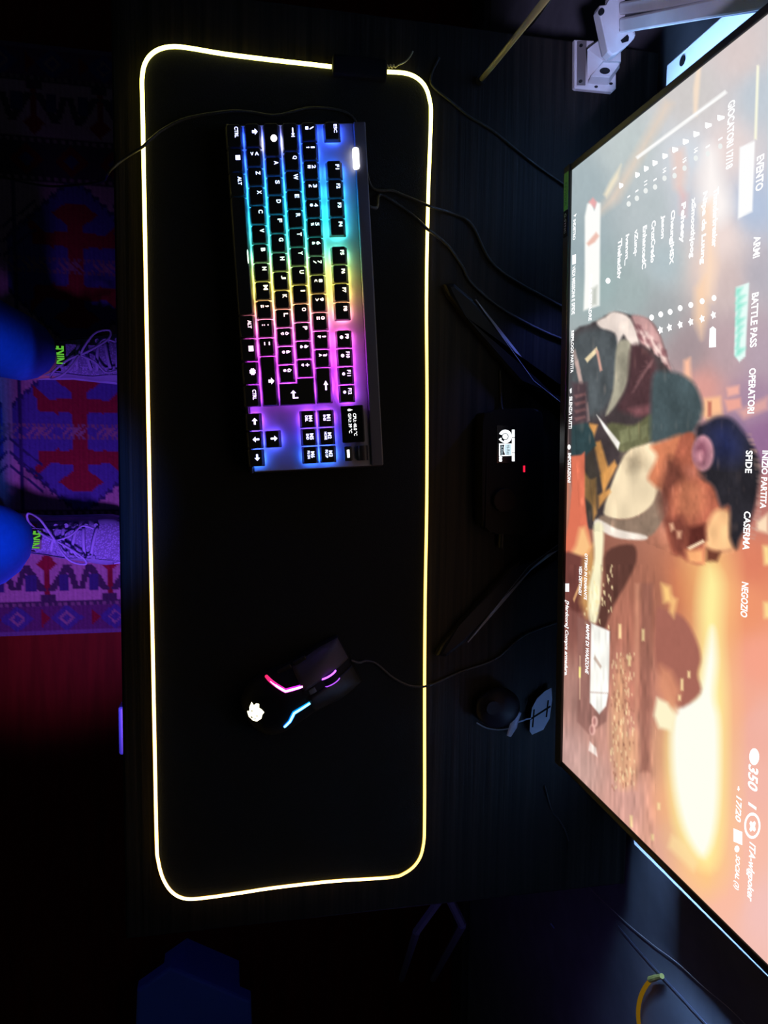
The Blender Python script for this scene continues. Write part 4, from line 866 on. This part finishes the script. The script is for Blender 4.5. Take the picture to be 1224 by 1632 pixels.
# ------------------------------------------------------------------ slim rod at the left of the desk
r0 = hdesk(765, 130, 0.0); rod = tag(empty('slim_rod', (r0.x, r0.y, DZ)), 'slim metal rod rising at the left rear of the desk', 'rod')
top = hdesk(880, -14, 0.42) - Vector((r0.x, r0.y, DZ))
obj('pole', tube([(0, 0, 0.006), top * 0.3, top * 0.6, top], [0.0026, 0.0025, 0.0023, 0.0021], 12), mat('rod_metal', (0.36, 0.33, 0.12), 0.4), rod, True)
obj('base', tube([(0, 0, 0.0003), (0, 0, 0.006)], 0.005, 20), M_black, rod)
cable('rod_cable', [(838, 48, 0.002), (850, 36, 0.06), (862, 20, 0.16), (875, 2, 0.26), (890, -20, 0.34)], 0.0010, 'thin grey wire rising beside the slim rod')

# ------------------------------------------------------------------ things right of the desk
box_top = 0.12
bp = [hz(x, y, box_top) for x, y in ((272, 1542), (400, 1596), (402, 1640), (330, 1720), (215, 1660), (218, 1580))]
bx = tag(empty('storage_bin', ((bp[0].x + bp[2].x) / 2, (bp[0].y + bp[2].y) / 2, 0)), 'dim blue-lit bin on the floor right of the desk', 'bin')
bc = bx.location
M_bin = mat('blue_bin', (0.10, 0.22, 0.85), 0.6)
out = [(p.x - bc.x, p.y - bc.y) for p in bp]
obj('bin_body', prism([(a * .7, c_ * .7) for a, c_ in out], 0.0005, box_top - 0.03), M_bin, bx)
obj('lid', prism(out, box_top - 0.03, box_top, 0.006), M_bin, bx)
# angular dark frame with violet edges
fz = 0.45
fr = tag(empty('angled_stand', (hz(700, 1490, fz).x, hz(700, 1490, fz).y, 0)), 'dark angular stand with violet-lit slanted bars beyond the desk corner', 'stand')
M_fr = mat('frame_violet_grey', (0.28, 0.25, 0.4), 0.4)
fl_ = lambda px, py, h: hz(px, py, h) - fr.location
for P_ in (((664, 1484, fz - .02), (702, 1432, fz)), ((716, 1431, fz), (736, 1472, fz - .01)), ((737, 1474, fz - .02), (690, 1560, .02)), ((664, 1484, fz - .02), (640, 1560, .02))):
    a, c_ = fl_(*P_[0]), fl_(*P_[1]); obj('bar', tube([a, a.lerp(c_, .5), c_], 0.007, 6), M_fr, fr)
a, c_ = fl_(702, 1432, fz), fl_(716, 1431, fz); obj('bar', tube([a, c_], 0.007, 6), M_fr, fr)
# pale box peeking out from under the front edge
sb = hz(197, 1165, 0.34)
bxx = tag(empty('crate', (sb.x, sb.y + 0.12, 0)), 'pale blue-lit crate just showing under the desk front edge', 'crate')
xa, xb = hz(197, 1130, 0.34).x - sb.x, hz(199, 1200, 0.34).x - sb.x
obj('crate_body', box((xa, -0.122, 0.0005), (xb, -0.035, 0.33), 0.004), mat('crate_blue_tint', (0.06, 0.14, 0.3), 0.5), bxx)  # blue light is put into the pale crate's colour
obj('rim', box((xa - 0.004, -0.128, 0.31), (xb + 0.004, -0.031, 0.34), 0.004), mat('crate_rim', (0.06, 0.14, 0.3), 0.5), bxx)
# wires hanging on the wall
def wall_pts(P, dy): return [hy(x, y, 0.4985 - dy) for x, y in P]
cable('hanging_wire', wall_pts([(925, 1400), (960, 1435), (1000, 1472), (1040, 1505), (1080, 1535), (1120, 1572), (1160, 1605), (1195, 1640), (1240, 1690)], 0.001), 0.0005, 'long thin pale wire hanging on the wall right of the monitor', mat('pale_wire', (0.6, 0.5, 0.45), 0.4), 6)
cable('hanging_wire', wall_pts([(985, 1475), (1006, 1500), (1030, 1527), (1060, 1560), (1090, 1592), (1120, 1625), (1150, 1660)], 0.001), 0.0004, 'shorter dim wire below the long pale wire on the wall', mat('dim_wire', (0.14, 0.14, 0.2), 0.4), 6)
yc = tag(empty('yellow_cable', hy(1018, 1632, 0.49)), 'yellow glowing cable with a small plug near the lower wall', 'cable')
yw = lambda P: [hy(x, y, 0.493) - yc.location for x, y in P]
obj('lead', tube(catmull(yw([(1037, 1562), (1029, 1572), (1022, 1586), (1018, 1602), (1017, 1618), (1019, 1640), (1024, 1690)]), 5), 0.0026, 8), glow('yellow_lead', srgb(105, 76, 10), 1.0), yc, True)
a, c_ = yw([(1036, 1561), (1055, 1555.5)]); obj('plug', tube([a, a.lerp(c_, .45), a.lerp(c_, .55), c_], [.0036, .0036, .0030, .0030], 10), mat('plug_yellow', (0.6, 0.5, 0.12), 0.4), yc)
gl = [hz(x, y, 0.5) for x, y in ((878, 1472), (891, 1488), (903, 1502), (914, 1518), (933, 1533))]
cable('blue_lead', gl, 0.0013, 'short blue-lit lead end on the right beyond the desk', mat('blue_lead', (0.3, 0.4, 0.9), 0.3), 6)  # blue glint is put into the lead's colour
dk = [(868, 1252), (874, 1275), (880, 1293), (890, 1305), (900, 1322), (906, 1340)]
cable('monitor_cable', [(x, y, 0.0016) for x, y in dk], 0.0009, 'thin faint cable on the desk right of the monitor', mat('faint_cable', (0.04, 0.04, 0.04), 0.5), 6)

# ------------------------------------------------------------------ kilim rug
RZ = 0.006
e0, e1 = hz(0, 1014, RZ), hz(190, 1007, RZ)
ra = math.atan2(e1.x - e0.x, e1.y - e0.y)
RW, RL = 1.12, 1.50
rug = tag(empty('rug', (e1.x, -0.10, 0), (0, 0, -ra)), 'woven kilim rug with red and blue motifs under the shoes', 'rug')
na, nb = 340, 430
aa, bb_ = np.meshgrid(np.linspace(0, RW, na + 1), np.linspace(0, RL, nb + 1), indexing='xy')
a_mm = aa.ravel() * 1000; b_mm = bb_.ravel() * 1000
au = np.where(a_mm > 560, 1120 - a_mm, a_mm)
cream, blue, red, dark, navy = np.array((.36, .20, .27)), np.array((.07, .06, .25)), np.array((.24, .012, .025)), np.array((.05, .03, .06)), np.array((.03, .025, .10))
bcen = (-0.10 - hz(130, 740, RZ).y) * 1000
P_ = 262.0; vv = (b_mm - bcen + P_ / 2) % P_ - P_ / 2; av = np.abs(vv)
RC = np.tile(cream, (len(au), 1))
def put(mk, col): RC[mk] = col
uu = au - 402; tooth = np.abs(((vv + 7) % 14) - 7) * 1.6
Hx = 165 - 0.95 * np.maximum(0, av - 12) - tooth
fld = au > 250
put(fld & (np.abs(uu) < Hx), navy); put(fld & (np.abs(uu) < Hx - 8), blue)
put(fld & (av > 122), cream); put(fld & (av > 104) & (av < 112), navy)
au_ = np.abs(uu)
put(fld & (av < 13) & (au_ < 118), red); put(fld & (np.abs(au_ - 50) < 15 - av * .06) & (av < 78), red); put(fld & (np.abs(au_ - 50 - (av - 52) * .9) < 9) & (av > 40) & (av < 84), red)
put(fld & (au_ > 78) & (au_ < 118) & (av < 42 - (np.abs(au_ - 98)) * 1.3), red)
put(fld & (au_ < 7) & (np.sin(b_mm * 1.9) + np.sin(au * 2.3 + b_mm * .4) > .1), cream * .7); put(fld & (au_ < 14) & (au_ > 7) & (np.sin(b_mm * .7) + np.sin(au * 1.7) > .7), cream * .6)
for k in range(3): put(fld & (np.abs(uu + 40 + k * 26 - (av - 100) * .9) < 3) & (av > 70) & (av < 128) & (uu < -10), navy)
# end bands
t1 = au < 66; put(t1, dark); s1 = (b_mm % 92) - 46
put(t1 & (np.abs(au - 33) < 24), np.array((.09, .03, .09))); put(t1 & (np.abs(s1) + np.abs(au - 33) * 1.2 < 32), navy * 1.6); put(t1 & (np.abs(s1 - 46) + np.abs(au - 33) < 17), red * .7); put(t1 & (np.abs(np.abs(s1) + np.abs(au - 33) - 12) < 3), cream * .6)
put(t1 & ((np.abs(au - 61) < 2.5)) & (np.floor(b_mm / 6) % 2 == 0), cream * .5); put(t1 & (au < 8), np.array((.12, .07, .16)))
t2 = (au >= 66) & (au < 166); s2 = (b_mm + 30) % 118 - 59; a2 = au - 116
put(t2 & (np.abs(s2) < 6) & (a2 < 40), red * .8)
put(t2 & (np.abs(np.abs(s2) - 8 - (a2 + 28) * .62) < 8) & (a2 > -30) & (a2 < 24), dark); put(t2 & (np.abs(np.abs(s2) - 30) < 9) & (np.abs(a2 + 12) < 16), navy * 1.2); put(t2 & (np.abs(s2) < 20 - np.abs(a2 - 26)) & (a2 > 6), red)
put(t2 & (np.abs(s2) < 14) & (a2 < -34), dark); put(t2 & (np.abs(np.abs(s2) - 47 + a2 * .3) < 6) & (np.abs(a2 + 5) < 22), dark)
t3 = (au >= 166) & (au < 250); put(t3, dark); s3 = (b_mm % 80) - 40; put(t3 & (np.abs(s3) + np.abs(au - 208) < 30), red * .7); put(t3 & (np.abs(s3) + np.abs(au - 208) < 14), navy * 1.5)
for c0 in (174, 242): put(t3 & (np.abs(au - c0) < 3) & (np.floor(b_mm / 7) % 2 == 0), cream * .75)
RC *= (1 + 0.10 * np.sin(b_mm * 1.1)[:, None] + rng.normal(0, .06, (len(au), 1)))
Vr = np.stack([-aa.ravel(), -bb_.ravel(), RZ + 0.0006 * np.sin(b_mm * .9)], 1).tolist(); base_n = len(Vr)
Fr = [(j * (na + 1) + i, (j + 1) * (na + 1) + i, (j + 1) * (na + 1) + i + 1, j * (na + 1) + i + 1) for j in range(nb) for i in range(na)]
edge = [i for i in range(na + 1)] + [j * (na + 1) + na for j in range(1, nb + 1)] + [nb * (na + 1) + i for i in range(na - 1, -1, -1)] + [j * (na + 1) for j in range(nb - 1, 0, -1)]
for k in edge: Vr.append((Vr[k][0], Vr[k][1], 0.0004))
ne = len(edge); Fr += [(edge[i], edge[(i + 1) % ne], base_n + (i + 1) % ne, base_n + i) for i in range(ne)]
me = bpy.data.meshes.new('weave'); me.from_pydata(Vr, [], Fr); me.update(); link('weave', me, diffuse_attr('kilim_wool', 0.95, 260, 0.5), rug)
set_colors(me, np.clip(np.vstack([RC, np.tile(dark, (ne, 1))]), 0.005, 0.9))

# ------------------------------------------------------------------ seated person (seen from the knees down)
per = tag(empty('person', (0.0, -0.55, 0)), 'person seated at the desk in blue trousers and grey mesh running shoes', 'person')
PO = per.location
M_skin = mat('skin', (0.62, 0.34, 0.28), 0.55); M_tr = noisy('blue_trousers', (0.05, 0.20, 0.80), (0.06, 0.23, 0.88), (1, 1, 1), 120, 0.85, 0.15)
def skinmesh(name, V, E, R, m, sub=2, root=0):
    me = bpy.data.meshes.new(name); me.from_pydata([tuple(Vector(v) - PO) for v in V], E, []); ob = link(name, me, m, per)
    sm = ob.modifiers.new('Skin', 'SKIN'); sm.use_smooth_shade = True
    for i, r in enumerate(R):
        sv = me.skin_vertices[0].data[i]; sv.radius = r if hasattr(r, '__len__') else (r, r); sv.use_root = (i == root)
    ss_ = ob.modifiers.new('Sub', 'SUBSURF'); ss_.levels = sub; ss_.render_levels = sub
    dg = bpy.context.evaluated_depsgraph_get(); nm = bpy.data.meshes.new_from_object(ob.evaluated_get(dg)); nm.name = name
    ob.modifiers.clear(); ob.data = nm
    if not nm.materials: nm.materials.append(m)
    for p in nm.polygons: p.use_smooth = True
    return ob
kneeR = Vector((0.136, -0.322, 0.475)); ankR = Vector((0.148, -0.425, 0.115))
kneeL = Vector((-0.172, -0.398, 0.475)); ankL = Vector((-0.160, -0.335, 0.125))
hipR, hipL, pel = Vector((0.085, -0.78, 0.53)), Vector((-0.085, -0.78, 0.53)), Vector((0, -0.80, 0.55))
ballR, ballL = Vector((0.178, -0.25, 0.04)), Vector((-0.170, -0.215, 0.04))
heelR, heelL = Vector((0.150, -0.44, 0.06)), Vector((-0.152, -0.385, 0.06))
Vb = [pel, hipR, kneeR, kneeR.lerp(ankR, .35), ankR, heelR, ballR, hipL, kneeL, kneeL.lerp(ankL, .35), ankL, heelL, ballL, Vector((0, -0.82, 0.72))]
Eb = [(0, 1), (1, 2), (2, 3), (3, 4), (4, 5), (5, 6), (0, 7), (7, 8), (8, 9), (9, 10), (10, 11), (11, 12), (0, 13)]
skinmesh('body', Vb, Eb, [.10, .075, .045, .045, .034, .032, .026, .075, .045, .045, .034, .032, .026, .11], M_skin)
cuffR = kneeR.lerp(ankR, .80); cuffL = kneeL.lerp(ankL, .94)
Vt = [pel, hipR, hipR.lerp(kneeR, .6), kneeR, kneeR.lerp(ankR, .4), cuffR, hipL, hipL.lerp(kneeL, .6), kneeL, kneeL.lerp(ankL, .45), cuffL, Vector((0, -0.82, 0.74))]
Et = [(0, 1), (1, 2), (2, 3), (3, 4), (4, 5), (0, 6), (6, 7), (7, 8), (8, 9), (9, 10), (0, 11)]
skinmesh('trousers', Vt, Et, [.13, .095, .078, .064, .056, .050, .095, .078, .066, .062, .055, .135], M_tr)

# running shoes ------------------------------------------------------------
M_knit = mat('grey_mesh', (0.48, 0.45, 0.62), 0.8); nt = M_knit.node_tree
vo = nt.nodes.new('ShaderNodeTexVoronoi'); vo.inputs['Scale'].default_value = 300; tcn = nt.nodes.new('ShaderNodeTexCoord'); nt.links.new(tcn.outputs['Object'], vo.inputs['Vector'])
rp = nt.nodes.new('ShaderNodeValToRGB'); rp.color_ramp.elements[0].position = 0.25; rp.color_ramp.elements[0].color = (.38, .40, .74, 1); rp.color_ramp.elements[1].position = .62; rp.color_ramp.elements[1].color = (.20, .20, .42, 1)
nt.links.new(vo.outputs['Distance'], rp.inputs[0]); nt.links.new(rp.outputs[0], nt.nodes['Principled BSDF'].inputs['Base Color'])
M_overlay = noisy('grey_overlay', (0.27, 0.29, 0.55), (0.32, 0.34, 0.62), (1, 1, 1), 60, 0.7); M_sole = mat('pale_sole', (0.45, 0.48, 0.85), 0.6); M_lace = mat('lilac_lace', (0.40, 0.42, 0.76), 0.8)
M_lime = mat('lime_fabric', (0.30, 0.62, 0.10), 0.7); M_limeglow = glow('fluorescent_print', (0.14, 0.62, 0.05), 0.75)   # fluoresces under the violet lamp
def shoe(toe, heel, side, dim=1.0):
    """side = +1 right shoe, -1 left shoe; local frame: +Y to the toe, origin on the rug under mid-shoe"""
    ax = Vector((toe.x - heel.x, toe.y - heel.y, 0)); Ln = ax.length; mid = (toe + heel) / 2
    Mx = Matrix.Translation(Vector((mid.x, mid.y, RZ + 0.0012)) - PO) @ Matrix.Rotation(math.atan2(ax.y, ax.x) - math.pi / 2, 4, 'Z')
    def half(t, s):   # outline half width at t (0 heel .. 1 toe) on side s
        inner = (s * side < 0)
        pts_ = [(0, .010), (.04, .024), (.15, .033), (.35, .034 if inner else .036), (.55, .042 if inner else .043), (.72, .048), (.85, .043 if inner else .040), (.94, .028 if inner else .024), (1, .006)]
        for (ta, wa), (tb, wb) in zip(pts_, pts_[1:]):
            if t <= tb: k = (t - ta) / (tb - ta); k = k * k * (3 - 2 * k) if (ta > 0.1 and tb < 0.95) else k; return wa + (wb - wa) * k
        return .006
    def hgt(t):
        pts_ = [(0, .070), (.06, .088), (.28, .092), (.40, .088), (.55, .075), (.72, .058), (.88, .048), (1, .030)]
        for (ta, wa), (tb, wb) in zip(pts_, pts_[1:]):
            if t <= tb: return wa + (wb - wa) * (t - ta) / (tb - ta)
        return .03
    Yt = lambda t: (t - .5) * Ln
    ts = [0, .015, .04, .08, .15, .25, .35, .45, .55, .65, .72, .79, .85, .90, .94, .97, .99, 1]
    bm = bmesh.new(); ol = [(half(t, 1), Yt(t)) for t in ts] + [(-half(t, -1), Yt(t)) for t in reversed(ts)]
    sole = prism([(x * 1.04, y) for x, y in ol], 0.0, 0.026, 0.004)
    sole.transform(Mx)
    root = obj('shoe', bmesh.new(), None, per) if False else None
    def top(t, a): # a in [-1,1] across
        s = 1 if a >= 0 else -1; wdt = half(t, s) * .97; x = s * wdt * math.sin(abs(a) * math.pi / 2) ** .9 if abs(a) < 1 else s * wdt
        return Vector((x, Yt(t), 0.022 + (hgt(t) - 0.022) * max(0, math.cos(a * math.pi / 2)) ** .62))
    up_ = bmesh.new()
    def uf(u, v):
        return top(u * .5 + .5 * (1 - (1 - u) ** 2) * 1.0 if False else u, -1 + 2 * v)
    G = add_grid(up_, lambda u, v: top(u, -1 + 2 * v), 36, 22)
    # open the collar
    kill = [f for f in up_.faces if Yt(.06) < f.calc_center_median().y < Yt(.33) and abs(f.calc_center_median().x) < 0.026 and f.calc_center_median().z > .06]
    bmesh.ops.delete(up_, geom=kill, context='FACES'); bmesh.ops.recalc_face_normals(up_, faces=up_.faces)
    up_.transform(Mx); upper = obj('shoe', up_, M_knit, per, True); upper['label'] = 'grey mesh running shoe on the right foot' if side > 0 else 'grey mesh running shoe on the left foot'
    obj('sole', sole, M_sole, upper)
    # overlay band round the sides
    for s in (-1, 1):
        b = bmesh.new(); add_grid(b, lambda u, v: top(.03 + .74 * u, s * (1.0 - (.42 + .10 * math.sin(u * 9)) * v)) + Vector((s * .0016, 0, .0012)), 30, 5); b.transform(Mx); obj('overlay', b, M_overlay, upper, True)
    b = bmesh.new(); add_grid(b, lambda u, v: top(.86 + .135 * u, -.95 + 1.9 * v) + Vector((0, .002, .0005)) if abs(-.95 + 1.9 * v) > .6 or u > .55 else top(.86 + .135 * u, -.95 + 1.9 * v) - Vector((0, 0, .002)), 8, 20); b.transform(Mx); obj('toe_guard', b, M_overlay, upper, True)
    # tongue with woven label
    b = bmesh.new()
    def tg(u, v, k=0.0):
        t = .60 - .30 * u; q_ = top(t, (-.30 + .6 * v)); return Vector(((-.020 + .040 * v), Yt(t), hgt(t) * (1 + .0 * u) + .003 + .016 * u * u - .004 * abs(2 * v - 1) + k))
    add_grid(b, tg, 12, 8); b.transform(Mx); obj('tongue', b, M_knit, upper, True)
    b = bmesh.new(); add_grid(b, lambda u, v: tg(.72 + .28 * u, .05 + .90 * v, .002), 3, 4); b.transform(Mx); obj('tongue_label', b, M_black, upper)
    vs, fs = text_data('NIKE', .03); w_, h_ = vs[:, 0].max(), vs[:, 1].max()
    V = [tuple(Mx @ tg(.75 + .21 * v[1] / h_, .90 - .80 * v[0] / w_, .0034)) for v in vs]
    poly_obj('label_text', V, fs, M_limeglow, upper)
    # collar lining
    ring_ = [Mx @ Vector((.029 * math.cos(t), Yt(.19) + .046 * math.sin(t), .086 + .006 * math.sin(t))) for t in np.linspace(0, 2 * math.pi, 30)]
    obj('collar', tube(ring_, .0065, 8), M_lime, upper, True)
    # laces: crossed rows, bow loops
    for k in range(5):
        t = .44 + .055 * k; z_ = .006
        P = [Mx @ (top(t + (.012 if k % 2 else -.012) * a, a * .42) + Vector((0, 0, z_ + .004 * (1 - a * a)))) for a in np.linspace(-1, 1, 9)]
        obj('lace', tube(P, .0030, 8, flat=.6), M_lace, upper, True)
        for a in (-.46, .46): obj('eyelet', tube([Mx @ (top(t, a) + Vector((0, 0, .001))), Mx @ (top(t, a) + Vector((0, 0, .005)))], .0042, 10), M_overlay, upper)
    for s, ln in ((-1, 1.0), (1, .9)):
        c0 = top(.46, 0) + Vector((0, 0, .014))
        lp = [c0, c0 + Vector((s * .018, .012, .006)), c0 + Vector((s * .040 * ln, .030, .0)), c0 + Vector((s * .046 * ln, .052, -.014)), c0 + Vector((s * .030, .050, -.008)), c0 + Vector((s * .010, .022, .002)), c0]
        if s * side < 0: lp = [Vector((p.x, 2 * c0.y - p.y if i not in (0, 6) else p.y, p.z + (.012 if i in (2, 3) else .004))) for i, p in enumerate(lp)]
        obj('lace_loop', tube([Mx @ p for p in catmull(lp, 5)], .0021, 8), M_lace, upper, True)
        te = [c0, c0 + Vector((s * .012, .024, -.004)), c0 + Vector((s * .030, .040, -.016)), c0 + Vector((s * .026, .060, -.022))]
        obj('lace_end', tube([Mx @ p for p in catmull(te, 5)], .0018, 8), M_lace, upper, True)
    return upper
shoe(Vector((0.190, -0.160, 0)), Vector((0.158, -0.466, 0)), 1)
shoe(Vector((-0.176, -0.112, 0)), Vector((-0.160, -0.417, 0)), -1)
